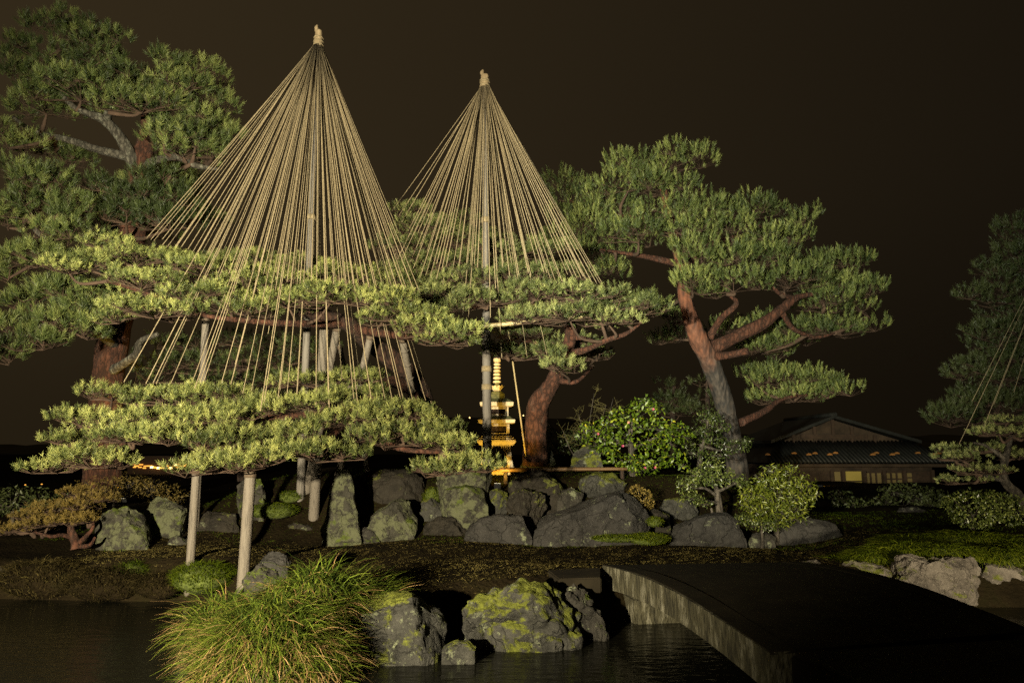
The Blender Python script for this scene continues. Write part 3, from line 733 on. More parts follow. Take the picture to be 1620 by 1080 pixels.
# smaller stones that fill the bank between the big ones
for lb_, po_, Y_, mt_, sd_ in (
    ('low dark stone wedged between the standing rock and the wedge shaped rock', [(560, 856), (566, 838), (582, 832), (598, 842), (602, 856)], 11.2, 'rock_mixed', 61),
    ('dark stone in the hollow below the squat mossy rock', [(668, 846), (672, 826), (692, 816), (722, 820), (738, 836), (736, 850), (690, 854)], 11.5, 'rock_brown', 62),
    ('mossy stone between the big smooth boulder and the pale green rock', [(664, 812), (668, 794), (682, 786), (698, 796), (700, 814)], 11.9, 'rock_moss', 63),
    ('dim stone to the left of the standing rock', [(440, 850), (446, 832), (470, 824), (500, 832), (506, 852)], 11.8, 'rock_brown', 64),
    ('small round stone at the foot of the faceted rock', [(262, 862), (268, 850), (284, 846), (298, 854), (300, 864)], 10.9, 'rock_mixed', 65),
    ('flat stone behind the brown boulder', [(880, 792), (886, 776), (905, 770), (922, 780), (920, 796)], 12.0, 'rock_mixed', 66),
    ('dark stone under the clipped olive bush', [(1000, 822), (1010, 808), (1035, 804), (1058, 814), (1062, 828)], 11.5, 'rock_brown', 67),
    ('mossy ledge stone left of the little pruned tree', [(1040, 806), (1050, 790), (1080, 786), (1104, 800), (1106, 814), (1070, 818)], 11.9, 'rock_moss', 68),
    ('low stone between the bluish rock and the grey blocky rock', [(1184, 856), (1190, 844), (1208, 840), (1226, 848), (1228, 858)], 10.9, 'rock_mixed', 69),
    ('small mossy stone at the left end of the bamboo rail', [(770, 790), (774, 776), (788, 772), (802, 780), (803, 794)], 12.1, 'rock_moss', 70)):
    rock(lb_, po_, Y_, mt_, sd_, rough=1.3, group='filling stones of the bank')

# ------------------------------------------------------------------ yukitsuri: snow ropes on tall poles
def rope_tent(label, base, apex, ends, Ypole, r0, cap_h, bands, seed):
    rng = random.Random(seed)
    B = P(*base, Ypole); T = P(*apex, Ypole)
    root = thing('snow_rope_tent', label, 'rope tent', B)
    tube('pole', [B - Vector((0, 0, 0.15)), B.lerp(T, 0.5), T], [r0, r0 * 0.85, r0 * 0.55], MAT['pole_wood'], root, n=12, sub=4, rough=0.02)
    s = M_PX(Ypole)
    # straw cap tied round the pole head
    ax = (T - B).normalized()
    cp = [T + ax * z for z in (-0.02, 0.05, cap_h * 0.5, cap_h * 0.82, cap_h * 0.86)]
    cap = tube('straw_cap', cp, [0.105, 0.085, 0.078, 0.072, 0.03], MAT['straw'], root, n=14, sub=3, rough=0.08, seed=seed)
    for z in (0.02, 0.10, cap_h * 0.45):
        tube('cap_tie', [T + ax * (z - 0.012), T + ax * (z + 0.012)], [0.105 - 0.05 * z, 0.102 - 0.05 * z], MAT['rope'], cap, n=14, sub=1, smooth=True)
    tube('cap_tuft', [T + ax * cap_h * 0.78 + Vector((-0.035, -0.01, 0)), T + ax * cap_h + Vector((-0.05, -0.01, 0)), T + ax * (cap_h + 0.06) + Vector((-0.03, -0.01, 0))], [0.035, 0.04, 0.012], MAT['straw'], cap, n=8, sub=3, rough=0.15, seed=seed + 1)
    for f in bands:
        q = B.lerp(T, f)
        tube('rope_band', [q - ax * 0.05, q + ax * 0.05], [r0 * 1.12, r0 * 1.12], MAT['rope'], root, n=12, sub=1)
    n = len(ends)
    for i, (x, y, Y) in enumerate(ends):
        E = P(x, y, Y)
        out = Vector((E.x - T.x, E.y - T.y, 0))
        a = math.atan2(out.y, out.x) + rng.uniform(-0.2, 0.2)
        top = T + Vector((math.cos(a) * 0.088, math.sin(a) * 0.088, rng.uniform(-0.03, 0.03)))
        ln = (E - top).length
        sag = rng.uniform(0.004, 0.012) * ln * Vector((out.x, out.y, 0)).length / ln
        pts = [top]
        for k in (0.25, 0.5, 0.75):
            pts.append(top.lerp(E, k) - Vector((0, 0, sag * 4 * k * (1 - k))))
        pts.append(E)
        r = rng.uniform(0.0048, 0.0074)
        tube('rope', pts, [r] * 5, MAT['rope'], root, n=5, sub=1)
    return root
rr = random.Random(11)
ends1 = []
def spread(lst, a, b, n, Ya, Yb, jx=6, jy=8):
    for i in range(n):
        t = (i + 0.5) / n
        lst.append((a[0] + (b[0] - a[0]) * t + rr.uniform(-jx, jx), a[1] + (b[1] - a[1]) * t + rr.uniform(-jy, jy), Ya + (Yb - Ya) * t + rr.uniform(-.3, .3)))
spread(ends1, (228, 376), (345, 408), 16, 12.0, 11.6, 5, 5)
spread(ends1, (335, 432), (470, 455), 16, 11.0, 10.9, 6, 14)
spread(ends1, (320, 400), (470, 412), 16, 13.4, 13.6, 8, 8)
spread(ends1, (470, 460), (675, 478), 26, 10.8, 11.2, 5, 16)
spread(ends1, (490, 420), (665, 440), 20, 13.4, 13.2, 8, 14)
for x, y, Y in [(196, 604, 9.7), (242, 606, 9.6), (250, 600, 9.9), (308, 614, 9.3), (316, 606, 9.5), (384, 622, 9.2), (372, 576, 10.4), (412, 650, 9.0), (418, 636, 9.3), (440, 628, 9.5),
                (454, 625, 9.7), (470, 628, 9.8), (500, 640, 9.6), (521, 645, 9.5), (566, 640, 9.8), (572, 622, 10.2), (621, 634, 9.9), (634, 632, 10.0), (655, 640, 10.1), (684, 642, 10.2), (424, 528, 10.6), (541, 600, 10.8)]:
    ends1.append((x, y, Y))
spread(ends1, (212, 602), (402, 618), 8, 9.8, 9.4, 8, 8)
spread(ends1, (430, 630), (680, 640), 9, 9.7, 10.2, 8, 8)
rope_tent('taller tent of straw ropes fanned from a straw capped pole over the spreading pine', (473, 838), (503.5, 74), ends1, 12.4, 0.075, 0.40, (0.62,), 5)
ends2 = []
spread(ends2, (616, 332), (690, 420), 10, 13.4, 12.2, 4, 6)
spread(ends2, (625, 400), (700, 470), 9, 12.2, 11.6, 5, 8)
spread(ends2, (690, 430), (850, 440), 24, 11.6, 11.6, 5, 22)
spread(ends2, (700, 390), (850, 398), 16, 13.6, 13.6, 8, 10)
spread(ends2, (850, 430), (962, 452), 22, 11.6, 11.8, 4, 8)
for x, y, Y in [(732, 500, 11.3), (741, 503, 11.4), (776, 502, 11.2), (794, 566, 11.6), (834, 565, 11.7), (865, 560, 11.8)]: ends2.append((x, y, Y))
rope_tent('shorter tent of straw ropes fanned from a pole beside the stone pagoda', (771, 742), (767, 138), ends2, 12.3, 0.085, 0.30, (0.63, 0.245, 0.20), 6)

# ------------------------------------------------------------------ wooden props under the branches
def prop(label, a, b, Ya, Yb, r, mat='post_wood', group='props under the spreading pine', tie=True, cat='wooden prop', joints=0, seed=0):
    A, B = P(*a, Ya), P(*b, Yb)
    A = Vector((A.x, A.y, min(A.z, gz(A.x, A.y)) - 0.1))
    root = thing('wooden_prop', label, cat, A, group)
    tube('post', [A, A.lerp(B, .33), A.lerp(B, .66), B], [r * 1.06, r * 1.02, r, r * .95], MAT[mat], root, n=12, sub=3, rough=0.025, seed=seed)
    ax = (B - A).normalized()
    for k in range(joints):
        q = A.lerp(B, 1 - 0.09 * (k + 1))
        tube('node_ring', [q - ax * .012, q + ax * .012], [r * 1.12, r * 1.12], MAT[mat], root, n=12, sub=1)
    if tie:
        q = B - ax * 0.05
        tube('tie', [q - ax * 0.05, q + ax * 0.03], [r * 1.1, r * 1.15], MAT['cord'], root, n=12, sub=1)
prop('slim weathered post standing beside the faceted rock under the low branches', (302, 884), (311, 738), 9.15, 9.15, 0.052, seed=1)
prop('thick weathered post standing behind the sedge clump under the low branches', (385, 908), (397, 742), 8.55, 8.55, 0.068, seed=2)
prop('stout tall post next to the standing rock', (495, 838), (514, 508), 12.1, 11.6, 0.085, seed=3)
prop('leaning post crossing behind the stout tall post', (482, 790), (534, 515), 12.6, 11.6, 0.07, seed=4)
prop('post rising behind the low pine tier to the upper left branches', (308, 846), (326, 500), 11.7, 11.2, 0.062, seed=5)
prop('slanting post between the stout post and the bamboo joint post', (522, 800), (587, 528), 12.4, 11.4, 0.06, seed=6)
prop('thin dark post slanting the opposite way behind the ropes', (592, 780), (537, 545), 13.2, 12.8, 0.045, seed=7)
prop('knotty bamboo post under the right end of the upper branches', (676, 722), (636, 532), 13.2, 11.2, 0.062, 'post_wood', joints=4, seed=8)

def beam(name, label, cat, a, b, Ya, Yb, r, mat, joints):
    A, B = P(*a, Ya), P(*b, Yb)
    root = thing(name, label, cat, A)
    tube('cane', [A, A.lerp(B, .5), B], [r * 1.1, r, r * 0.8], MAT[mat], root, n=10, sub=3)
    ax = (B - A).normalized()
    for k in range(joints):
        q = A.lerp(B, (k + 0.5) / joints)
        tube('node_ring', [q - ax * .01, q + ax * .01], [r * 1.18, r * 1.18], MAT[mat], root, n=10, sub=1)
beam('bamboo_pole', 'pale bamboo pole tied across the pole of the shorter rope tent', 'bamboo pole', (692, 523), (960, 497), 11.9, 11.6, 0.038, 'bamboo', 8)
beam('bamboo_rail', 'low brown bamboo rail in front of the stone pagoda', 'rail', (779, 743), (1004, 741), 12.75, 12.75, 0.036, 'bamboo_dark', 6)
beam('bamboo_stake', 'thin slanting bamboo stake right of the stone pagoda', 'stake', (832, 722), (804, 520), 13.1, 12.6, 0.016, 'bamboo', 9)
for x in (985, 800):
    A = P(x, 741, 12.75); zb = gz(A.x, A.y) - 0.1
    t_ = tube('rail_post', [Vector((A.x, A.y + 0.05, zb)), Vector((A.x, A.y + 0.05, A.z + 0.03))], [0.04, 0.04], MAT['bark_dark'], None, n=8, sub=1)
    tag(t_, 'short dark stake carrying the bamboo rail' + (' near the camellia' if x > 900 else ' near the stone pagoda'), 'stake', 'rail stakes')

# ------------------------------------------------------------------ stone pagoda lantern
def pagoda():
    Y = 13.6; s = M_PX(Y) * 1.0
    def Z(py): return P(787, py, Y).z
    c = P(786, 738, Y)
    root = thing('stone_pagoda', 'two storey stone pagoda lantern with ringed spire lit yellow', 'pagoda', (c.x, Y, gz(c.x, Y)))
    def lat(name, prof, mat, sq=False, n=20, par=root, bev=0.0):
        bm = bmesh.new(); lathe(bm, [(r, z) for r, z in prof], (c.x, Y, 0), n, sq)
        bmesh.ops.recalc_face_normals(bm, faces=bm.faces[:])
        if bev: bmesh.ops.bevel(bm, geom=bm.edges[:], offset=bev, segments=2, affect='EDGES')
        return link(name, bm_mesh(name, bm, not sq), MAT[mat], par)
    g0 = gz(c.x, Y) - 0.15
    lat('base_block', [(0.36, g0), (0.34, Z(737))], 'granite', True, bev=0.01)
    # four splayed legs
    for sx_, sy_ in ((-1, -1), (1, -1), (-1, 1), (1, 1)):
        bm = bmesh.new()
        z0, z1 = Z(738) - 0.01, Z(703)
        sec = []
        for k in range(7):
            t = k / 6; z = z0 + (z1 - z0) * t
            off = 0.265 - 0.10 * t ** 1.5; hw = 0.055 + 0.055 * t ** 3
            sec.append([bm.verts.new((c.x + sx_ * off + a * hw, Y + sy_ * off + b_ * hw, z)) for a, b_ in ((-1, -1), (1, -1), (1, 1), (-1, 1))])
        for A_, B_ in zip(sec, sec[1:]):
            for i in range(4): bm.faces.new((A_[i], A_[(i + 1) % 4], B_[(i + 1) % 4], B_[i]))
        bm.faces.new(sec[0][::-1]); bm.faces.new(sec[-1])
        bmesh.ops.recalc_face_normals(bm, faces=bm.faces[:])
        link('leg', bm_mesh('leg', bm), MAT['granite'], root)
    lat('platform', [(0.20, Z(706)), (0.32, Z(704.5)), (0.372, Z(699)), (0.372, Z(696)), (0.335, Z(694.5)), (0.335, Z(692.5)), (0.30, Z(691.5)), (0.30, Z(689.5)), (0.24, Z(689))], 'granite', True, bev=0.004)
    def cell(zb, zt, hw):
        w = root; zc = (zb + zt) / 2; hh = (zt - zb)
        th = 0.05
        f = link('lantern_cell', box_mesh('lantern_cell', (c.x, Y, zc), (2 * hw - 0.07, 2 * hw - 0.07, hh + 0.004)), MAT['bark_dark'], w)  # solid dark fill paints the shade inside the lantern openings
        bm = bmesh.new()
        for face in range(4):
            rot = Matrix.Rotation(face * math.pi / 2, 3, 'Z')
            def bx(x, z, sx2, sz2):
                q = rot @ Vector((x, -hw + 0.018, 0))
                add_box(bm, (c.x + q.x, Y + q.y, z), (sx2, 0.045, sz2) , rot, 0.004)
            bx(0, zt - 0.022, 2 * hw, 0.044); bx(0, zb + 0.018, 2 * hw - 0.002, 0.036)
            bx(-hw + 0.03, zc, 0.058, hh - 0.082); bx(hw - 0.03, zc, 0.058, hh - 0.082)
        link('window_frame', bm_mesh('window_frame', bm), MAT['granite'], f)
    cell(Z(688), Z(671), 0.245); cell(Z(658.5), Z(644.5), 0.225)
    for zb, zt, hw, nm in ((Z(670.5), Z(659), 0.362, 0.26), (Z(644.5), Z(631), 0.330, 0.20)):
        h = zt - zb
        r = lat('roof', [(hw * 0.80, zb), (hw * 0.97, zb + h * 0.10), (hw, zb + h * 0.5), (hw * 0.97, zb + h * 0.56)], 'granite', True, bev=0.004)
        lat('roof_top', [(hw * 0.96, zb + h * 0.555), (hw * 0.80, zb + h * 0.75), (nm, zb + h * 0.98), (nm * 0.9, zb + h)], 'granite_moss', True, par=r)
    lat('dew_basin', [(0.155, Z(631)), (0.155, Z(624)), (0.13, Z(623))], 'granite_moss', True, bev=0.005)
    lat('inverted_bowl', [(0.12, Z(623.5)), (0.135, Z(622)), (0.10, Z(619.5)), (0.06, Z(618.5))], 'granite_moss')
    bm = bmesh.new()
    for k in range(10):                              # lotus petals
        a = 2 * math.pi * k / 10
        pz = [(0.05, Z(619)), (0.095, Z(616)), (0.135, Z(612)), (0.14, Z(610.5))]
        L_, R_ = [], []
        for q, (r, z) in enumerate(pz):
            w = (0.03, 0.045, 0.038, 0.006)[q] / max(r, 0.05) * 0.8
            L_.append(bm.verts.new((c.x + r * math.cos(a - w), Y + r * math.sin(a - w), z)))
            R_.append(bm.verts.new((c.x + r * math.cos(a + w), Y + r * math.sin(a + w), z)))
        for q in range(3): bm.faces.new((L_[q], R_[q], R_[q + 1], L_[q + 1]))
    me = bm_mesh('lotus', bm); o = link('lotus_cup', me, MAT['granite'], root)
    sm = o.modifiers.new('thick', 'SOLIDIFY'); sm.thickness = 0.02
    lat('spire', [(0.045, Z(619)), (0.04, Z(566))], 'granite_moss', n=12)
    zr = [606, 600, 594.3, 588.8, 583.4, 578.2]
    for k, z in enumerate(zr):
        lat('ring', [(0.05, Z(z)), (0.082 - 0.003 * k, Z(z - 0.6)), (0.084 - 0.003 * k, Z(z - 2.0)), (0.078 - 0.003 * k, Z(z - 3.6)), (0.05, Z(z - 4.0))], 'granite', n=18)
    lat('jewel', [(0.03, Z(573.5)), (0.07, Z(572)), (0.078, Z(569)), (0.07, Z(566.5)), (0.035, Z(565)), (0.01, Z(563))], 'granite', n=18)
pagoda()

# ------------------------------------------------------------------ pines
# spreading pine under the taller rope tent
def D(x): return x
padsA = [(172, 388, 42, 15, 11.6), (140, 420, 52, 22, 11.0), (108, 428, 24, 12, 10.8), (215, 412, 80, 22, 11.3), (290, 420, 70, 18, 11.8), (330, 432, 70, 20, 11.2), (225, 448, 70, 24, 10.6), (245, 492, 72, 26, 10.2), (190, 505, 34, 14, 10.2),
         (320, 470, 64, 24, 10.4), (385, 455, 60, 20, 11.0), (390, 492, 48, 16, 10.4), (440, 445, 62, 20, 11.6), (455, 478, 60, 20, 10.6), (525, 470, 66, 24, 10.5), (590, 478, 62, 24, 10.2),
         (640, 500, 58, 24, 10.0), (690, 518, 56, 22, 9.9), (735, 528, 42, 17, 9.9), (700, 540, 46, 13, 9.8), (560, 440, 60, 18, 12.4), (630, 452, 56, 18, 12.2), (400, 418, 70, 16, 13.0), (490, 425, 60, 16, 13.0)]
padsA += [(92, 742, 34, 12, 9.2), (146, 730, 56, 22, 8.9), (115, 700, 26, 11, 9.3), (125, 664, 30, 13, 9.7), (178, 625, 38, 18, 10.2), (170, 668, 52, 18, 9.5), (200, 690, 60, 20, 9.0), (270, 632, 62, 18, 9.7),
          (335, 628, 62, 16, 9.8), (250, 665, 62, 22, 9.2), (330, 662, 66, 22, 9.2), (400, 655, 50, 20, 9.3), (270, 692, 66, 22, 8.6), (360, 700, 66, 24, 8.6), (345, 738, 60, 20, 8.25), (420, 728, 62, 22, 8.3),
          (445, 640, 50, 20, 9.9), (470, 690, 50, 18, 9.1), (490, 715, 44, 20, 8.5), (505, 642, 56, 22, 9.9), (560, 625, 56, 18, 10.5), (555, 665, 56, 22, 9.6), (545, 718, 44, 22, 8.9), (610, 650, 54, 22, 10.0),
          (600, 690, 50, 18, 9.3), (655, 655, 48, 20, 10.2), (640, 695, 54, 20, 9.3), (685, 685, 40, 18, 9.8), (700, 705, 46, 18, 9.4), (735, 735, 42, 20, 9.2), (705, 745, 34, 13, 9.1), (470, 605, 44, 13, 11.2), (560, 600, 50, 14, 11.5)]
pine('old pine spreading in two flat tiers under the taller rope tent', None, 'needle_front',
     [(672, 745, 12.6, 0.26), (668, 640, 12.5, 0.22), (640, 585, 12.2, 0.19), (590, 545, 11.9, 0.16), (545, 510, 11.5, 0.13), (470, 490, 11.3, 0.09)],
     [[(545, 512, 11.5, 0.08), (470, 512, 10.8, 0.055), (400, 508, 10.5, 0.045), (320, 498, 10.4, 0.035), (250, 470, 10.6, 0.035), (170, 445, 10.8, 0.02)],
      [(560, 520, 11.6, 0.09), (610, 528, 10.8, 0.06), (660, 535, 10.2, 0.045), (720, 540, 10.0, 0.025)],
      [(545, 510, 11.5, 0.08), (450, 460, 12.4, 0.05), (330, 430, 12.0, 0.035), (220, 420, 11.6, 0.02)],
      [(655, 615, 12.3, 0.14), (615, 604, 11.4, 0.10), (560, 650, 10.2, 0.07), (520, 690, 9.4, 0.055), (420, 715, 8.8, 0.04), (330, 705, 8.8, 0.03), (220, 690, 9.1, 0.022)],
      [(560, 650, 10.2, 0.06), (420, 660, 9.6, 0.045), (300, 660, 9.5, 0.035), (180, 660, 9.7, 0.022)],
      [(560, 655, 10.2, 0.055), (620, 705, 9.4, 0.04), (700, 715, 9.3, 0.025)],
      [(655, 620, 12.3, 0.10), (660, 650, 11.2, 0.06), (640, 672, 10.2, 0.04)],
      [(220, 690, 9.1, 0.02), (150, 722, 9.0, 0.015), (90, 740, 9.2, 0.01)]],
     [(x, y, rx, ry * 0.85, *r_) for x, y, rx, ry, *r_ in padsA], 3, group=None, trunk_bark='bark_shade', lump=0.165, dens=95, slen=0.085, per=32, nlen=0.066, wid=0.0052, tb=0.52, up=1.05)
# pine under the shorter rope tent
padsB = [(635, 333, 36, 16, 13.8), (675, 362, 52, 20, 13.4), (640, 392, 44, 18, 13.0), (735, 352, 30, 12, 14.2), (745, 384, 70, 20, 13.8), (690, 418, 60, 20, 12.6), (800, 402, 66, 20, 13.2), (865, 395, 44, 18, 13.4), (640, 432, 40, 16, 12.6),
         (735, 448, 58, 18, 12.0), (820, 440, 62, 20, 12.2), (890, 432, 44, 16, 12.8), (700, 468, 52, 16, 11.6), (770, 478, 56, 16, 11.5), (850, 466, 66, 20, 11.6), (920, 468, 66, 18, 11.5), (975, 482, 58, 20, 11.5), (1020, 492, 36, 14, 11.8),
         (900, 500, 62, 16, 11.3), (840, 505, 52, 14, 11.6), (960, 508, 46, 12, 11.5), (690, 490, 46, 14, 11.4), (770, 425, 50, 16, 13.0), (830, 562, 50, 17, 12.2), (795, 560, 30, 12, 12.3), (880, 582, 38, 13, 12.0), (945, 562, 40, 18, 13.2), (900, 545, 46, 14, 13.2), (820, 530, 44, 13, 12.8)]
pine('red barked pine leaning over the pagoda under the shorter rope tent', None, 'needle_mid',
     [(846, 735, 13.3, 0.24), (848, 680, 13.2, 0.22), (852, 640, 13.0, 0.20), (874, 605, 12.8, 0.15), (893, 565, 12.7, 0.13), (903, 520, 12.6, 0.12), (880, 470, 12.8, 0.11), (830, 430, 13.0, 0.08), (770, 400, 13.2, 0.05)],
     [[(893, 560, 12.7, 0.08), (930, 552, 12.2, 0.055), (960, 538, 11.8, 0.045), (990, 528, 11.7, 0.035), (1015, 510, 11.7, 0.02)],
      [(898, 535, 12.6, 0.06), (925, 535, 12.2, 0.04), (945, 545, 12.1, 0.03)],
      [(893, 562, 12.7, 0.06), (860, 548, 12.3, 0.04), (830, 540, 12.2, 0.03), (800, 560, 12.2, 0.02)],
      [(880, 600, 12.8, 0.06), (905, 605, 12.6, 0.045), (920, 598, 12.7, 0.03), (938, 580, 13.0, 0.02)],
      [(890, 490, 12.7, 0.08), (840, 482, 12.0, 0.055), (760, 485, 11.7, 0.04), (690, 480, 11.6, 0.022)],
      [(830, 430, 13.0, 0.06), (720, 410, 13.0, 0.045), (650, 390, 13.2, 0.03), (630, 345, 13.7, 0.018)]],
     [(x, y, rx, ry * 0.88, *r_) for x, y, rx, ry, *r_ in padsB], 4, lump=0.18, dens=80, slen=0.095, per=34, nlen=0.07, wid=0.0055, tb=0.5, up=1.05)
# tall pine on the right
padsC = [(1040, 262, 74, 30, 16.2), (1085, 258, 36, 22, 16.5), (995, 292, 46, 22, 15.8), (1055, 300, 56, 20, 15.6), (885, 298, 24, 14, 17.2), (925, 322, 52, 20, 16.6), (915, 345, 40, 16, 16.2), (975, 332, 40, 18, 16.2), (905, 378, 50, 20, 15.8), (1010, 372, 56, 24, 15.0),
         (1060, 365, 46, 20, 15.3), (950, 402, 42, 18, 15.9), (965, 430, 28, 12, 15.9), (1120, 345, 58, 24, 15.7), (1190, 335, 52, 26, 16.2), (1165, 375, 60, 22, 15.4), (1270, 358, 38, 20, 16.8), (1250, 385, 50, 22, 16.2), (1130, 415, 62, 24, 14.8), (1205, 415, 66, 26, 15.0),
         (1095, 450, 46, 24, 14.7), (1160, 450, 60, 24, 14.6), (1240, 448, 62, 26, 15.2), (1300, 420, 50, 24, 15.9), (1355, 425, 34, 24, 16.4), (1330, 460, 56, 24, 15.9), (1300, 485, 50, 20, 15.8), (1375, 490, 32, 24, 16.4), (1330, 520, 60, 20, 16.2),
         (1270, 530, 54, 18, 16.6), (1210, 552, 56, 15, 16.8), (1175, 520, 50, 15, 16.8), (1060, 505, 36, 18, 16.0), (1035, 480, 30, 14, 15.9), (1065, 535, 20, 10, 16.2),
         (1055, 332, 46, 20, 14.9), (1092, 392, 40, 16, 14.6), (1100, 365, 40, 18, 14.8), (940, 360, 44, 18, 15.9), (900, 410, 40, 16, 15.9), (1195, 600, 36, 18, 17.6), (1250, 605, 56, 22, 17.4), (1310, 615, 50, 18, 17.4), (1250, 630, 60, 12, 17.6)]
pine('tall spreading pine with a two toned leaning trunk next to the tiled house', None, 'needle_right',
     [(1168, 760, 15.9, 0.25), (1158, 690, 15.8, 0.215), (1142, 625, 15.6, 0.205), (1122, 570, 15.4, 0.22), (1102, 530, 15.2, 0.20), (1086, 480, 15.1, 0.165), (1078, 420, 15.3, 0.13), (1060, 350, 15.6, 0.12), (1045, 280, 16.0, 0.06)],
     [[(1122, 552, 15.4, 0.17), (1160, 535, 15.4, 0.15), (1205, 512, 15.4, 0.14), (1238, 488, 15.4, 0.11), (1262, 470, 15.5, 0.07), (1310, 462, 15.8, 0.04)],
      [(1238, 495, 15.4, 0.07), (1255, 520, 15.6, 0.055), (1290, 533, 16.0, 0.04), (1320, 527, 16.1, 0.025)],
      [(1122, 535, 15.4, 0.10), (1140, 505, 15.2, 0.075), (1165, 480, 14.9, 0.06), (1150, 465, 14.8, 0.03)],
      [(1262, 472, 15.5, 0.06), (1235, 465, 15.2, 0.045), (1220, 450, 15.1, 0.03)],
      [(1128, 565, 15.3, 0.10), (1160, 560, 15.0, 0.085), (1184, 555, 14.8, 0.075)],
      [(1172, 668, 15.8, 0.10), (1210, 650, 16.4, 0.075), (1240, 630, 17.0, 0.05), (1300, 622, 17.4, 0.03)],
      [(1078, 418, 15.3, 0.09), (1030, 408, 15.3, 0.06), (985, 400, 15.5, 0.04), (930, 392, 15.9, 0.025)],
      [(1065, 365, 15.5, 0.09), (1010, 345, 15.9, 0.06), (940, 335, 16.4, 0.035), (890, 310, 17.0, 0.02)],
      [(1078, 425, 15.3, 0.12), (1130, 385, 15.4, 0.08), (1200, 370, 15.9, 0.05), (1270, 375, 16.4, 0.03)]],
     padsC, 5, trunk_bark='bark_two', lump=0.36, dens=32, slen=0.22, per=46, nlen=0.09, wid=0.0085, tb=0.5, up=1.25, br=0.035, spread=(0.30, 0.85))
# big old pine on the left
padsD = [(112, 52, 62, 26, 14.2), (170, 72, 44, 28, 13.9), (60, 85, 44, 26, 14.2), (50, 128, 50, 26, 13.8), (120, 110, 64, 30, 13.6), (130, 148, 74, 26, 13.2), (200, 125, 46, 26, 13.6), (265, 105, 44, 22, 14.2), (320, 118, 34, 26, 14.6), (275, 145, 60, 28, 13.7),
         (340, 165, 34, 26, 14.2), (225, 170, 66, 20, 13.3), (320, 195, 50, 22, 13.8), (75, 172, 54, 20, 13.6), (260, 215, 44, 16, 13.2), (310, 225, 54, 18, 13.3), (350, 215, 24, 16, 13.8), (290, 245, 50, 13, 13.4), (100, 250, 40, 14, 14.2), (55, 235, 34, 16, 14.4),
         (15, 225, 40, 26, 13.0), (20, 275, 36, 28, 12.6), (75, 292, 50, 24, 12.6), (100, 325, 42, 18, 12.4), (55, 338, 56, 24, 12.3), (15, 350, 36, 28, 12.4), (85, 372, 44, 18, 12.2), (60, 412, 52, 22, 12.1), (15, 430, 30, 26, 12.2), (120, 462, 52, 22, 11.8), (60, 480, 46, 24, 11.9),
         (150, 492, 40, 20, 11.8), (105, 515, 44, 18, 11.7), (25, 520, 36, 22, 11.8), (70, 545, 40, 16, 11.8), (15, 568, 26, 18, 11.7), (140, 530, 36, 14, 11.9),
         (250, 300, 60, 20, 15.6), (180, 330, 56, 18, 15.6), (290, 345, 60, 18, 15.6), (270, 275, 40, 14, 15.0), (210, 365, 60, 16, 15.6), (40, 310, 40, 20, 13.6), (245, 318, 60, 20, 13.2, 0.5, 0.02), (200, 345, 60, 20, 13.1, 0.5, 0.0), (270, 355, 60, 18, 13.1, 0.5, 0.0), (175, 300, 34, 14, 13.3, 0.4, 0.05), (262, 288, 40, 14, 13.3, 0.4, 0.05)]  # last five pads added, tinted near black as the shadow before the trunk
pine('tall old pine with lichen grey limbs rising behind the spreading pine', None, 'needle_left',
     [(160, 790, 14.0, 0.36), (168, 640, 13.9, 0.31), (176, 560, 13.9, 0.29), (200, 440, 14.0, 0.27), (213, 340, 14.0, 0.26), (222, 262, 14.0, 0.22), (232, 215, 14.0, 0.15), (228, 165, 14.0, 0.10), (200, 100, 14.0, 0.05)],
     [[(214, 262, 13.9, 0.15), (195, 225, 13.7, 0.12), (168, 192, 13.5, 0.10), (140, 180, 13.4, 0.07), (112, 165, 13.3, 0.05), (70, 120, 13.7, 0.03)],
      [(212, 250, 13.9, 0.10), (160, 238, 13.7, 0.085), (110, 222, 13.7, 0.07), (55, 208, 13.8, 0.05), (20, 185, 13.8, 0.03)],
      [(168, 190, 13.5, 0.09), (172, 178, 13.3, 0.08)],
      [(225, 262, 14.0, 0.09), (275, 248, 13.6, 0.075), (310, 262, 13.5, 0.06), (345, 268, 13.5, 0.03)],
      [(200, 440, 14.0, 0.12), (150, 420, 13.2, 0.08), (90, 390, 12.6, 0.06), (40, 350, 12.5, 0.035)],
      [(182, 545, 13.8, 0.11), (140, 520, 12.6, 0.06), (80, 510, 12.0, 0.04), (30, 540, 11.9, 0.025)],
      [(180, 585, 13.7, 0.10), (200, 572, 13.4, 0.085), (216, 560, 13.2, 0.075), (222, 540, 13.1, 0.06), (250, 528, 13.0, 0.04)],
      [(230, 200, 14.0, 0.08), (290, 160, 14.0, 0.05), (325, 135, 14.3, 0.03)]],
     padsD, 6, bark='bark_dark', trunk_bark='bark_red', limb_bark='bark_lichen', lump=0.25, dens=42, slen=0.15, per=44, nlen=0.125, wid=0.0078, tb=0.5, up=1.0, br=0.035, spread=(0.25, 0.95))
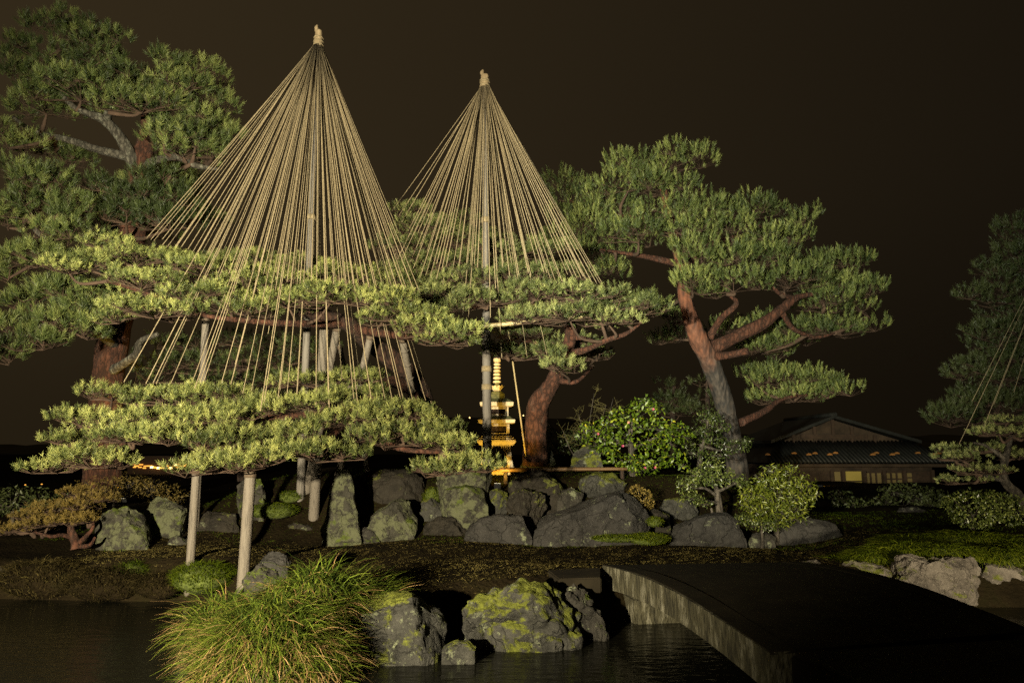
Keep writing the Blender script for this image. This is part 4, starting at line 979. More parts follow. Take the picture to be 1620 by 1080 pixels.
# dark pine at the right edge
padsE = [(1612, 372, 36, 30, 15.5), (1640, 340, 40, 30, 15.5), (1600, 420, 44, 26, 15.2), (1562, 470, 36, 20, 14.8), (1600, 490, 50, 26, 15), (1640, 440, 40, 30, 15), (1580, 535, 56, 24, 14.8), (1630, 560, 40, 30, 15), (1540, 580, 40, 20, 14.6), (1585, 600, 50, 22, 14.8), (1520, 630, 44, 16, 14.4), (1570, 645, 50, 20, 14.6), (1615, 640, 40, 22, 14.6), (1628, 400, 50, 30, 15.6), (1610, 460, 50, 26, 15.4), (1620, 520, 54, 26, 15.4), (1600, 570, 60, 24, 15.2), (1500, 660, 30, 14, 14.4), (1545, 665, 44, 14, 14.6)]
pine('dim pine standing in the dark at the right behind the cloud pruned pine', None, 'leaf_dark', [(1648, 800, 15.2, 0.25), (1640, 600, 15.2, 0.2), (1635, 420, 15.4, 0.12), (1640, 330, 15.6, 0.05)], [], padsE, 7, bark='bark_dark', lump=0.34, dens=30, slen=0.16, per=34, nlen=0.10, wid=0.009, tb=0.45, up=1.0)
# cloud-pruned pine at the right
padsF = [(1596, 667, 24, 5, 12.2), (1580, 684, 44, 8, 12.0), (1620, 690, 30, 8, 12.0), (1515, 724, 30, 8, 11.6), (1562, 712, 34, 8, 12.2), (1552, 745, 40, 8, 11.6), (1606, 722, 34, 8, 12.2), (1530, 760, 30, 8, 11.9), (1500, 712, 18, 6, 12)]
pine('cloud pruned little pine with thin flat tiers above the right shore', None, 'needle_mid', [(1636, 830, 12.1, 0.09), (1612, 785, 12.0, 0.08), (1590, 762, 11.9, 0.075), (1588, 735, 11.9, 0.06), (1596, 705, 12.0, 0.045), (1600, 680, 12.1, 0.025)],
     [[(1590, 760, 11.9, 0.045), (1560, 752, 11.7, 0.03), (1525, 735, 11.7, 0.018)], [(1590, 725, 11.9, 0.04), (1560, 705, 12.0, 0.025), (1540, 700, 12.0, 0.015)]], padsF, 8, bark='bark_grey', lump=0.13, dens=50, slen=0.05, per=30, nlen=0.05, wid=0.005, tb=0.6)
# small rusty pine at the left shore
padsJ = [(132, 779, 22, 8, 11.0), (96, 805, 36, 11, 10.8), (128, 800, 28, 10, 10.7), (60, 816, 28, 9, 10.6), (78, 828, 34, 7, 10.5), (38, 836, 24, 6, 10.5), (138, 822, 24, 8, 10.6), (108, 822, 26, 8, 10.4), (20, 840, 14, 5, 10.6), (155, 790, 18, 7, 10.9)]
pine('low rusty brown pine with twisted stems at the left bank', None, 'needle_rust', [(120, 868, 10.6, 0.07), (118, 852, 10.6, 0.06), (112, 838, 10.6, 0.05), (118, 815, 10.7, 0.035), (128, 790, 10.9, 0.02)],
     [[(117, 850, 10.6, 0.04), (98, 846, 10.5, 0.03), (80, 848, 10.4, 0.025), (50, 840, 10.5, 0.015)], [(122, 862, 10.6, 0.04), (134, 850, 10.5, 0.035), (146, 836, 10.5, 0.025), (148, 822, 10.6, 0.015)], [(124, 864, 10.6, 0.035), (142, 862, 10.4, 0.03), (150, 850, 10.3, 0.015)]],
     padsJ, 9, lump=0.12, dens=55, slen=0.05, per=30, nlen=0.05, wid=0.0055, tb=0.5)
# silhouetted pines far behind
padsK = [(1066, 612, 20, 9, 24), (1060, 632, 34, 7, 24), (1085, 640, 24, 6, 24), (1045, 652, 26, 6, 24), (1075, 655, 30, 6, 24)]
pine('small tiered pine in silhouette behind the camellia', None, 'leaf_dark', [(1064, 720, 24, 0.12), (1064, 660, 24, 0.1), (1066, 610, 24, 0.04)], [], padsK, 10, bark='bark_dark', lump=0.3, dens=14, slen=0.2, per=26, nlen=0.14, wid=0.014)
padsK2 = [(1118, 605, 14, 10, 21), (1122, 630, 18, 8, 21), (1112, 650, 20, 8, 21), (1125, 670, 22, 8, 21)]
pine('dark young pine in silhouette behind the leaning two toned trunk', None, 'leaf_dark', [(1122, 720, 21, 0.1), (1120, 650, 21, 0.08), (1118, 600, 21, 0.03)], [], padsK2, 11, bark='bark_dark', lump=0.26, dens=14, slen=0.18, per=26, nlen=0.12, wid=0.012)
# dim pine filling the gap between the tiers
padsL = [(270, 580, 60, 20, 14.5), (340, 575, 60, 22, 14.5), (410, 570, 56, 22, 14.6), (300, 545, 50, 16, 14.8), (380, 540, 50, 16, 14.8), (450, 550, 50, 20, 14.8), (240, 600, 40, 14, 14.4), (350, 605, 60, 14, 14.2), (430, 600, 50, 14, 14.4), (500, 560, 40, 16, 15)]
pine('dim pine seen between the two tiers of the spreading pine', None, 'needle_left', [(390, 760, 14.8, 0.2), (385, 640, 14.8, 0.16), (370, 560, 14.8, 0.08)], [], padsL, 12, bark='bark_dark', lump=0.3, dens=14, slen=0.14, per=32, nlen=0.1, wid=0.008, tb=0.15)

# ------------------------------------------------------------------ leafy shrubs
def shrub(name, label, cat, stems, clumps, mat, n_k, size, seed, aspect=0.45, flowers=(), tb=0.45, bark='bark_grey', shell=0.35, upb=0.5):
    base = P(*stems[0][0][:3]); 
    root = thing(name, label, cat, (base.x, base.y, gz(base.x, base.y)))
    ends = []
    for k, s_ in enumerate(stems):
        pp = [P(a, b_, Y) for a, b_, Y, r in s_]
        if k == 0: pp[0] = Vector((pp[0].x, pp[0].y, min(pp[0].z, gz(pp[0].x, pp[0].y)) - 0.08))
        tube('stem', pp, [q[3] for q in s_], MAT[bark], root, n=8, sub=5, rough=0.12, seed=seed + k)
        ends += catmull(pp, [0] * len(pp), 4)[0][1:]
    for k, (x, y, rx, ry, Y) in enumerate(clumps):
        c = P(x, y, Y); s = M_PX(Y)
        n_ = int(n_k * rx * ry)
        o = leaf_clump(root, mat, tuple(c), rx * s, max(rx, ry) * s * 0.9, ry * s, n_, size, seed * 50 + k, aspect, tb, shell=shell, upb=upb)
        rng = np.random.default_rng(seed * 70 + k)
        e = np.array(near_anchor(ends, c)); cc = np.array(c)
        seg = [(e, cc)]
        for q in range(14):
            d = unit(rng.normal(size=3)) * np.array([rx, rx * 0.9, ry]) * s * 0.9
            seg.append((cc - np.array([0, 0, ry * s * 0.4]), cc + d))
        link('twig_spray', twig_mesh('twig_spray', seg, 0.008, 0.003), MAT[bark], o)['kind'] = 'stuff'
    for (x, y, Y) in flowers:
        c = P(x, y, Y); bm = bmesh.new()
        for q in range(5):
            a = 2 * math.pi * q / 5
            add_v = [bm.verts.new(c + Vector((math.cos(a + w) * r, -0.02 - z, math.sin(a + w) * r))) for w, r, z in ((0, 0.004, 0), (-0.5, 0.018, 0.007), (0, 0.024, 0.011), (0.5, 0.018, 0.007))]
            bm.faces.new(add_v)
        o = link('flower', bm_mesh('flower', bm), MAT['camellia_pink'], root)
        sm = o.modifiers.new('thick', 'SOLIDIFY'); sm.thickness = 0.004
    return root
shrub('camellia_shrub', 'glossy green camellia with a few pink flowers behind the rocks', 'shrub',
      [[(1001, 745, 13.0, 0.06), (999, 715, 13.0, 0.055), (997, 690, 13.0, 0.05), (1000, 665, 13.0, 0.03)], [(999, 712, 13, 0.03), (1020, 700, 12.9, 0.025), (1045, 690, 12.9, 0.015)], [(998, 705, 13, 0.025), (970, 700, 12.9, 0.02), (940, 690, 12.9, 0.012)], [(1000, 735, 13, 0.03), (1025, 735, 12.8, 0.02)]],
      [(1015, 640, 22, 12, 13.1), (1035, 646, 16, 12, 13.0), (988, 655, 30, 14, 13.0), (965, 668, 24, 12, 12.9), (1005, 672, 34, 14, 12.9), (945, 682, 26, 12, 12.9), (1045, 675, 30, 14, 12.9), (975, 692, 30, 11, 12.8), (1060, 695, 26, 14, 12.8), (940, 702, 24, 9, 12.8), (1030, 702, 26, 12, 12.7), (1070, 678, 18, 10, 13.0), (960, 712, 26, 9, 12.7), (990, 728, 36, 11, 12.6), (1035, 728, 36, 13, 12.6), (1015, 742, 30, 8, 12.5), (1065, 720, 22, 12, 12.8), (1024, 633, 11, 7, 13.1), (921, 690, 13, 6, 12.9), (1086, 690, 12, 8, 12.8), (925, 672, 10, 6, 13.0), (1082, 735, 12, 7, 12.7)],
      'leaf_camellia', 0.42, 0.085, 21, 0.5, flowers=[(946, 686, 12.6), (1033, 647, 12.8), (1020, 740, 12.3), (1036, 739, 12.3), (994, 668, 12.6), (985, 705, 12.5)], tb=0.5)
shrub('broadleaf_shrub', 'dim broadleaf shrub between the camellia and the two toned pine trunk', 'shrub',
      [[(1105, 760, 13.8, 0.06), (1108, 720, 13.8, 0.05), (1115, 690, 13.8, 0.04), (1120, 665, 13.8, 0.02)], [(1112, 705, 13.8, 0.03), (1140, 712, 13.7, 0.02), (1160, 708, 13.7, 0.012)], [(1112, 700, 13.8, 0.03), (1100, 680, 13.7, 0.015)]],
      [(1122, 660, 24, 13, 13.8), (1140, 675, 18, 10, 13.8), (1105, 682, 24, 11, 13.7), (1125, 695, 26, 10, 13.6), (1160, 705, 26, 11, 13.7), (1100, 715, 22, 10, 13.6), (1142, 718, 20, 8, 13.6), (1178, 698, 14, 7, 13.9), (1085, 700, 16, 10, 13.8)],
      'leaf_pale', 0.75, 0.07, 22, 0.4, tb=0.15)
shrub('pruned_tree', 'little pruned tree with pale leaves and bare trunk above the bluish rock', 'small tree',
      [[(1140, 818, 11.4, 0.06), (1137, 795, 11.4, 0.055), (1133, 772, 11.4, 0.04), (1128, 755, 11.4, 0.02)], [(1135, 785, 11.4, 0.03), (1115, 772, 11.3, 0.022), (1090, 772, 11.3, 0.012)], [(1134, 778, 11.4, 0.03), (1155, 768, 11.3, 0.02), (1172, 760, 11.3, 0.012)], [(1136, 795, 11.4, 0.025), (1115, 792, 11.3, 0.018), (1095, 788, 11.2, 0.01)], [(1128, 815, 11.35, 0.022), (1125, 803, 11.35, 0.016)]],
      [(1128, 734, 22, 10, 11.5), (1108, 748, 28, 9, 11.4), (1140, 748, 28, 10, 11.4), (1090, 762, 24, 9, 11.3), (1122, 760, 28, 9, 11.2), (1158, 758, 26, 10, 11.3), (1172, 765, 16, 8, 11.4), (1084, 772, 14, 7, 11.3), (1095, 786, 22, 8, 11.2), (1112, 795, 16, 6, 11.2)],
      'leaf_pale', 0.85, 0.062, 23, 0.35, tb=0.5, bark='bark_grey')
shrub('round_bush', 'round bush of narrow yellow green leaves right of the little pruned tree', 'bush',
      [[(1228, 842, 11.2, 0.05), (1228, 815, 11.2, 0.04), (1230, 785, 11.2, 0.02)]],
      [(1215, 762, 30, 18, 11.3), (1245, 758, 30, 18, 11.4), (1195, 782, 26, 18, 11.2), (1228, 785, 36, 22, 11.1), (1262, 782, 28, 20, 11.2), (1280, 768, 14, 10, 11.5), (1205, 805, 28, 16, 11.0), (1240, 806, 30, 16, 11.0), (1185, 798, 16, 10, 11.2), (1265, 800, 20, 12, 11.2), (1225, 742, 22, 9, 11.5), (1196, 818, 22, 12, 11.0), (1228, 824, 26, 12, 10.9), (1258, 816, 20, 12, 11.0), (1178, 780, 12, 8, 11.3), (1290, 782, 10, 8, 11.4), (1250, 740, 10, 7, 11.5)],
      'leaf_yellow', 0.48, 0.085, 24, 0.26, tb=0.42, shell=0.15)
shrub('low_bush', 'low clipped pale bush under the round bush', 'bush', [[(1205, 845, 10.9, 0.03), (1205, 825, 10.9, 0.02)]], [(1190, 826, 24, 9, 11.0), (1215, 830, 26, 9, 10.9), (1172, 818, 14, 7, 11.1)], 'leaf_pale', 1.3, 0.045, 25, 0.45, tb=0.45)
shrub('clipped_bush', 'round clipped olive bush behind the largest grey boulder', 'bush', [[(1012, 812, 11.6, 0.03), (1012, 790, 11.6, 0.02)]], [(1011, 790, 23, 21, 11.6)], 'needle_rust', 2.6, 0.035, 26, 0.5, tb=0.75, shell=0.85)
shrub('round_shrub', 'pale round clipped shrub below the cloud pruned pine', 'bush', [[(1538, 845, 11.0, 0.04), (1538, 815, 11.0, 0.02)]], [(1537, 806, 38, 30, 11.0), (1572, 800, 26, 24, 11.3), (1600, 806, 28, 24, 11.4)], 'leaf_pale', 1.2, 0.05, 27, 0.5, tb=0.55, shell=0.75)
shrub('dark_bush', 'dark low bush on the left bank behind the rusty pine', 'bush', [[(20, 850, 12.2, 0.05), (20, 800, 12.2, 0.02)]], [(20, 792, 55, 24, 12.2), (70, 795, 40, 18, 12.6), (-30, 800, 40, 30, 12.2)], 'leaf_dark', 0.5, 0.07, 28, 0.4, tb=0.6)
shrub('brown_bush', 'dim brown bush below the orange town lights', 'bush', [[(180, 830, 12.8, 0.05), (180, 790, 12.8, 0.02)]], [(160, 772, 40, 20, 12.8), (205, 766, 40, 18, 12.8), (240, 775, 26, 18, 12.8), (270, 790, 34, 22, 13.0)], 'needle_rust', 0.6, 0.06, 29, 0.35, tb=0.2)
shrub('dark_shrub', 'dark rounded shrub below the lit windows of the house', 'bush', [[(1350, 840, 15, 0.05), (1350, 815, 15, 0.02)]], [(1345, 800, 30, 14, 15.0), (1330, 785, 22, 12, 16.0)], 'leaf_dark', 0.5, 0.09, 30, 0.45, tb=0.4)
shrub('wide_shrub', 'wide dim shrub right of the lit windows of the house', 'bush', [[(1430, 830, 15, 0.05), (1430, 800, 15, 0.02)]], [(1425, 775, 34, 14, 15.4), (1460, 785, 36, 16, 15.0), (1400, 795, 24, 12, 15.0), (1480, 800, 26, 14, 14.6)], 'leaf_dark', 0.5, 0.09, 31, 0.45, tb=0.7)
shrub('dark_hedge', 'dark bush in the shadow between the pagoda and the camellia', 'bush', [[(885, 735, 14.6, 0.05), (885, 715, 14.6, 0.02)]], [(880, 700, 34, 22, 14.6), (915, 690, 26, 14, 14.9), (860, 680, 20, 12, 15.2)], 'leaf_dark', 0.6, 0.07, 32, 0.45, tb=0.3)
# bare maple twigs left of the camellia
def bare_twigs():
    base = P(935, 740, 14.0)
    root = thing('bare_sapling', 'leafless sapling with thin greenish twigs left of the camellia', 'sapling', (base.x, base.y, gz(base.x, base.y)))
    rng = random.Random(8)
    base = Vector((base.x, base.y, gz(base.x, base.y) - 0.05))
    for tgt, sub in (((959, 640), 10), ((940, 622), 8), ((915, 655), 10), ((890, 680), 8), ((970, 630), 6)):
        e = P(*tgt, 13.9); mid = base.lerp(e, 0.5) + Vector((rng.uniform(-.1, .1), 0, -0.05))
        tube('stem', [base, mid, e], [0.016, 0.011, 0.004], MAT['bark_grey'], root, n=5, sub=5, rough=0.1)
        seg = []
        for k in range(sub):
            f = rng.uniform(0.5, 1.0); p = base.lerp(e, f)
            d = Vector((rng.uniform(-1, 1), rng.uniform(-.6, .6), rng.uniform(0.1, 0.8))).normalized() * rng.uniform(0.15, 0.4)
            seg.append((tuple(p), tuple(p + d)))
            for q in range(2):
                p2 = p + d * rng.uniform(.5, .9); seg.append((tuple(p2), tuple(p2 + Vector((rng.uniform(-1, 1), 0, rng.uniform(0, .8))).normalized() * 0.14)))
        link('twig_spray', twig_mesh('twig_spray', seg, 0.005, 0.002), MAT['green_twig'], root)['kind'] = 'stuff'
bare_twigs()

# ------------------------------------------------------------------ sedge and moss
for (px_, py_, Y_, rx_, ry_, rz_, n_, sd_, lb_) in (
        (430, 1044, 5.95, 0.40, 0.40, 0.42, 2700, 41, 'largest drooping sedge clump with straw coloured blades at the water edge'),
        (372, 1066, 5.95, 0.27, 0.34, 0.36, 1300, 45, 'low sedge clump trailing into the open water beside the largest one'),
        (500, 975, 6.55, 0.36, 0.36, 0.36, 1500, 46, 'upright sedge clump between the largest clump and the rounded mossy rock'),
        (350, 1005, 6.4, 0.26, 0.30, 0.26, 800, 47, 'small sedge clump between the largest clump and the green hummock')):
    c = P(px_, py_, Y_)
    mound('sedge_clump', lb_, 'grass clump', (c.x, Y_, c.z), rx_, ry_, rz_, int(n_ * 1.35), 0.40, 0.0095, 'sedge', sd_, 0.50, 0.2, 0.95, 0.95, 'straw_core', low=0.3)
c = P(492, 1040, 6.0)
mound('sedge_clump', 'sedge clump leaning against the rounded mossy rock', 'grass clump', (c.x, 6.1, 0.05), 0.28, 0.34, 0.34, 1300, 0.34, 0.0120, 'sedge', 42, 0.55, 0.17, 0.8, 0.9, 'straw_core', low=0.5)
c = P(560, 935, 7.0)
mound('sedge_clump', 'greener sedge clump behind the rounded mossy rock', 'grass clump', (c.x, 6.95, 0.33), 0.36, 0.34, 0.20, 1300, 0.40, 0.0100, 'sedge', 43, 0.5, 0.15, 0.95, 0.75, 'moss_core', low=0.12)
c = P(500, 925, 7.15)
mound('sedge_clump', 'sedge clump in front of the dark angular rock', 'grass clump', (c.x, 7.15, 0.32), 0.36, 0.34, 0.2, 1100, 0.36, 0.0100, 'sedge', 44, 0.48, 0.15, 0.95, 0.75, 'moss_core', low=0.1)
def px_mound(name, label, cat, px, py, rx, ry, Y, n, bl, mat, seed, wid=0.005, **kw):
    c = P(px, py, Y); s = M_PX(Y)
    return mound(name, label, cat, (c.x, Y, c.z), rx * s, rx * s * kw.pop('df', 0.8), ry * s, n, bl, wid, mat, seed, **kw)
px_mound('grass_hummock', 'rounded green hummock at the foot of the slim post', 'grass clump', 320, 915, 46, 24, 8.75, 2600, 0.13, 'moss_blade', 51, tb=0.4, wid=0.006)
px_mound('grass_hummock', 'small dim hummock on the left bank left of the green one', 'grass clump', 208, 910, 26, 20, 9.3, 1000, 0.12, 'moss_blade', 52, tb=0.2, wid=0.006)
px_mound('moss_cushion', 'bright moss cushion behind the thick front post', 'moss', 432, 808, 42, 13, 12.0, 2200, 0.07, 'moss_blade', 53, tb=0.45, wid=0.008)
px_mound('moss_cushion', 'small moss cushion left of the leaning post', 'moss', 460, 786, 22, 10, 12.4, 900, 0.07, 'moss_blade', 54, tb=0.35, wid=0.008)
px_mound('moss_cushion', 'bright moss patch between the big boulder and the squat rock', 'moss', 683, 792, 14, 22, 12.2, 900, 0.07, 'moss_blade', 55, tb=0.55, wid=0.008)
px_mound('moss_cushion', 'bright moss cushion between the largest boulder and the bluish rock', 'moss', 1025, 853, 34, 9, 10.7, 2200, 0.08, 'moss_blade', 56, tb=0.6, wid=0.008)
px_mound('moss_cushion', 'small moss cushion on top beside the largest grey boulder', 'moss', 1036, 826, 12, 8, 11.0, 500, 0.07, 'moss_blade', 57, tb=0.55, wid=0.008)
px_mound('moss_cushion', 'low moss strip in front of the largest grey boulder', 'moss', 975, 852, 40, 6, 10.6, 1400, 0.07, 'moss_blade', 58, tb=0.45, wid=0.008, df=0.3)
px_mound('brown_grass', 'dim brown grass bank at the far left water edge', 'grass clump', 66, 918, 70, 30, 9.25, 2600, 0.16, 'dry_blade', 59, tb=0.25, wid=0.008, df=0.4, core='ground_mat')
px_mound('brown_grass', 'dim brown grass bank left of the green hummock', 'grass clump', 165, 926, 60, 26, 9.1, 2000, 0.16, 'dry_blade', 60, tb=0.1, wid=0.008, df=0.4, core='ground_mat')
px_mound('brown_grass', 'dark brown grass between the small dim hummock and the green hummock', 'grass clump', 250, 928, 36, 20, 8.95, 1200, 0.14, 'dry_blade', 61, tb=0.05, wid=0.008, df=0.5, core='ground_mat')
names = ['beside the moss spotted rock', 'above the moss spotted rock', 'above the left end of the large pale rock', 'behind the large pale craggy rock', 'above the right end of the large pale rock', 'above the long low pale rock', 'below the pale round shrub', 'left of the half buried stone', 'in front of the half buried stone', 'farthest up the bank towards the house']
spots = [(1335, 893, 40, 9, 9.5), (1385, 882, 40, 12, 9.6), (1430, 872, 46, 12, 9.7), (1490, 876, 50, 13, 9.5), (1545, 880, 46, 13, 9.5), (1590, 884, 40, 14, 9.3), (1540, 856, 60, 12, 10.4), (1590, 862, 46, 12, 10.2), (1630, 880, 40, 16, 9.6), (1440, 858, 50, 8, 10.5)]
for k, (q, nm) in enumerate(zip(spots, names)):
    px_mound('grass_tuft', 'drooping bright green grass tuft ' + nm, 'grass clump', q[0], q[1], q[2], q[3], q[4], 1500, 0.26, 'moss_blade', 70 + k, tb=0.6, wid=0.010, rise=0.55, droop=0.8, group='grass tufts along the right shore')

# short turf and fallen needles on the bank: one mass
def litter():
    rng = np.random.default_rng(9)
    n = 90000
    x = rng.uniform(-6.5, 7.5, n); y = rng.uniform(7.2, 12.0, n)
    z = height(x, y); k = z > 0.36
    x, y, z = x[k], y[k], z[k]
    pos = np.stack([x, y, z - 0.005], 1)
    d = rng.normal(size=pos.shape); d[:, 2] = 0
    patch = np.array([noise.noise(Vector((a * 0.9, b_ * 0.9, 0.3))) for a, b_ in zip(x, y)])
    t = np.clip(0.6 + patch * 0.5 + rng.normal(size=len(x)) * 0.22, 0, 1)
    me = blade_mesh('turf_litter', pos, d, rng.uniform(0.03, 0.075, len(x)), 0.006, rng, t, 0.5, 0.45, seg=2)
    tag(link('turf_litter', me, MAT['dry_blade']), 'short brown winter turf and fallen needles on the bank', 'turf', kind='stuff')
litter()
def moss_cover():
    rng = np.random.default_rng(19)
    n = 45000
    x = rng.uniform(-7.5, 9.0, n); y = rng.uniform(10.6, 13.8, n)
    patch = np.array([noise.noise(Vector((a * 0.8 + 4, b_ * 1.3, 1.3))) for a, b_ in zip(x, y)])
    k = (y + patch * 1.4) > 11.3
    x, y, patch = x[k], y[k], patch[k]; z = height(x, y)
    pos = np.stack([x, y, z - 0.005], 1)
    d = rng.normal(size=pos.shape); d[:, 2] = 0
    t = np.clip(0.16 + patch * 0.35 + rng.normal(size=len(x)) * 0.13, 0, 1)
    me = blade_mesh('moss_cover', pos, d, rng.uniform(0.03, 0.085, len(x)), 0.011, rng, t, 0.6, 0.5, seg=2)
    tag(link('moss_cover', me, MAT['moss_blade']), 'dim moss and low ground cover on the slope between the rocks', 'moss', kind='stuff')
moss_cover()

# ------------------------------------------------------------------ tiled house on the right
def house():
    Y = 27.0; s = M_PX(Y)
    def X(px): return P(px, 712, Y).x
    def Z(py): return P(1330, py, Y).z
    x0, x1, xm = X(1192), X(1492), X(1326)
    root = thing('tiled_house', 'dark low japanese house with tiled gable roof and dim lit windows', 'house', (xm, Y, 0.3))
    wl_, wr_ = X(1215), X(1470)
    link('wall', box_mesh('wall', ((wl_ + wr_) / 2, Y + 2.6, (Z(735) + 0.0) / 2), (wr_ - wl_, 5.0, Z(735) - 0.0)), MAT['house_wood'], root)
    link('veranda', box_mesh('veranda', ((wl_ + wr_) / 2, Y - 0.5, Z(792)), (wr_ - wl_ + 0.5, 1.15, 0.12)), MAT['house_wood'], root)
    # lower roof sheet (pent roof all round) and gable roof on top
    bm = bmesh.new()
    za, zb = Z(731), Z(703)
    yo, yi = Y - 1.2, Y + 0.35
    lo = [bm.verts.new(p) for p in ((x0, yo, za), (x1, yo, za), (x1, Y + 7, za), (x0, Y + 7, za))]
    hi = [bm.verts.new(p) for p in ((x0 + 1.1, yi, zb + 0.12), (x1 - 1.1, yi, zb + 0.12), (x1 - 1.1, Y + 5.5, zb + 0.12), (x0 + 1.1, Y + 5.5, zb + 0.12))]
    for i in range(4): bm.faces.new((lo[i], lo[(i + 1) % 4], hi[(i + 1) % 4], hi[i]))
    bm.faces.new(hi); bm.faces.new(lo[::-1])
    roof = link('roof', bm_mesh('roof', bm), MAT['roof_tile'], root)
    # round tiles running down the front slope
    nT = 46
    for k in range(nT):
        x = x0 + 0.25 + (x1 - x0 - 0.5) * k / (nT - 1)
        xt = min(max(x, x0 + 1.1), x1 - 1.1)
        f = 1.0
        if x < x0 + 1.1: f = (x - x0) / 1.1
        if x > x1 - 1.1: f = (x1 - x) / 1.1
        a = Vector((x, yo - 0.02, za + 0.02)); b_ = Vector((x, yo + (yi - yo) * f, za + (zb + 0.12 - za) * f + 0.02))
        tube('tile_row', [a, b_], [0.045, 0.045], MAT['roof_tile'], roof, n=8, sub=1)
    for x, y in [(1202, 721), (1244, 719), (1265, 721), (1276, 719), (1297, 721), (1308, 718.5), (1363, 721), (1371, 718.5), (1393, 721), (1402, 719), (1435, 718.5), (1457, 721), (1466, 719)]:  # raised orange arcs paint the sodium lamp's reflections on the tiles
        f = (731 - y) / 28.0 
        p = Vector((X(x), yo + (yi - yo) * f * 0.8 - 0.05, za + (zb + 0.12 - za) * f * 0.8 + 0.07))
        bm = bmesh.new()
        for q in range(2):
            ring = [bm.verts.new(p + Vector((math.cos(t2) * 0.10, -0.03 + 0.06 * q, math.sin(t2) * 0.075 - 0.02))) for t2 in [math.pi * v / 8 for v in range(9)]]
            bm.faces.new(ring)
            if q:
                for v in range(8): bm.faces.new((prev[v], prev[v + 1], ring[v + 1], ring[v]))
            prev = ring
        bmesh.ops.recalc_face_normals(bm, faces=bm.faces[:])
        link('lamp_glint', bm_mesh('lamp_glint', bm), MAT['glint_orange'], roof)
    # gable
    bm = bmesh.new()
    zr = Z(661); gx0, gx1 = X(1222), X(1462)
    for sgn, gx in ((-1, gx0), (1, gx1)):
        v = [(gx, yi - 0.25, Z(701)), (xm, yi - 0.25, zr), (xm, Y + 5, zr), (gx, Y + 5, Z(701))]
        vv = [bm.verts.new(p) for p in v] + [bm.verts.new((p[0], p[1], p[2] + 0.12)) for p in v]
        for f in ((0, 1, 2, 3), (4, 7, 6, 5), (0, 4, 5, 1), (3, 2, 6, 7), (0, 3, 7, 4)): bm.faces.new([vv[i] for i in f])
    bmesh.ops.recalc_face_normals(bm, faces=bm.faces[:])
    g = link('gable_roof', bm_mesh('gable_roof', bm), MAT['roof_tile'], root)
    tube('ridge', [Vector((xm, yi - 0.3, zr + 0.14)), Vector((xm, Y + 5, zr + 0.14))], [0.10, 0.10], MAT['roof_tile'], g, n=8, sub=1)
    bm = bmesh.new()
    tri = [(X(1238), yi, Z(700.5)), (X(1446), yi, Z(700.5)), (xm, yi, zr - 0.05)]
    vv = [bm.verts.new(p) for p in tri] + [bm.verts.new((p[0], p[1] + 0.1, p[2])) for p in tri]
    bm.faces.new(vv[:3]); bm.faces.new(vv[3:][::-1])
    for i in range(3): bm.faces.new((vv[i], vv[i + 3], vv[(i + 1) % 3 + 3], vv[(i + 1) % 3]))
    bmesh.ops.recalc_face_normals(bm, faces=bm.faces[:])
    gw = link('gable_wall', bm_mesh('gable_wall', bm), MAT['plaster'], root)
    for px in (1262, 1296, 1326, 1356, 1392):
        h = Z(700.5) + (zr - Z(700.5)) * max(0.05, 1 - abs(px - 1326) / 106.0) - 0.05
        link('gable_strut', box_mesh('gable_strut', (X(px), yi - 0.04, (Z(700.5) + h) / 2), (0.12, 0.08, h - Z(700.5))), MAT['house_wood'], gw)
    link('tie_beam', box_mesh('tie_beam', (xm, yi - 0.06, Z(690)), (2.6, 0.1, 0.16)), MAT['house_wood'], gw)
    link('fascia', box_mesh('fascia', ((x0 + x1) / 2, yo + 0.12, Z(735)), (x1 - x0 - 0.3, 0.08, 0.11)), MAT['plaster'], root)
    link('lintel', box_mesh('lintel', ((wl_ + wr_) / 2, Y - 0.02, Z(741)), (wr_ - wl_, 0.1, 0.2)), MAT['plaster'], root)
    for px in (1215, 1262, 1312, 1330, 1363, 1394, 1426, 1470):
        link('pillar', box_mesh('pillar', (X(px), Y - 0.06, (Z(744)) / 2 + 0.05), (0.12, 0.12, Z(744) - 0.05)), MAT['house_wood'], root)
    for a, b_, y0, y1, mt in ((1314.5, 1327.5, 746, 776, 'window_dim'), (1332.5, 1360.5, 745, 776, 'window_lit'), (1354, 1361.5, 777, 790, 'window_lit'), (1366, 1391.5, 748, 782, 'window_dim'), (1398, 1424, 748, 766, 'window_dim'), (1430, 1440, 748, 762, 'window_dim')):
        w = link('window', box_mesh('window', ((X(a) + X(b_)) / 2, Y + 0.07, (Z(y0) + Z(y1)) / 2), (X(b_) - X(a), 0.05, Z(y0) - Z(y1))), MAT[mt], root)
        link('sash', box_mesh('sash', ((X(a) + X(b_)) / 2, Y + 0.03, Z(y0 + (y1 - y0) * 0.52)), (X(b_) - X(a), 0.04, 0.05)), MAT['house_wood'], w)
        for f in (0.33, 0.67):
            if b_ - a > 20 and mt == 'window_dim':
                link('sash', box_mesh('sash', (X(a) + (X(b_) - X(a)) * f, Y + 0.025, (Z(y0) + Z(y1)) / 2), (0.06, 0.04, Z(y0) - Z(y1))), MAT['house_wood'], w)
house()

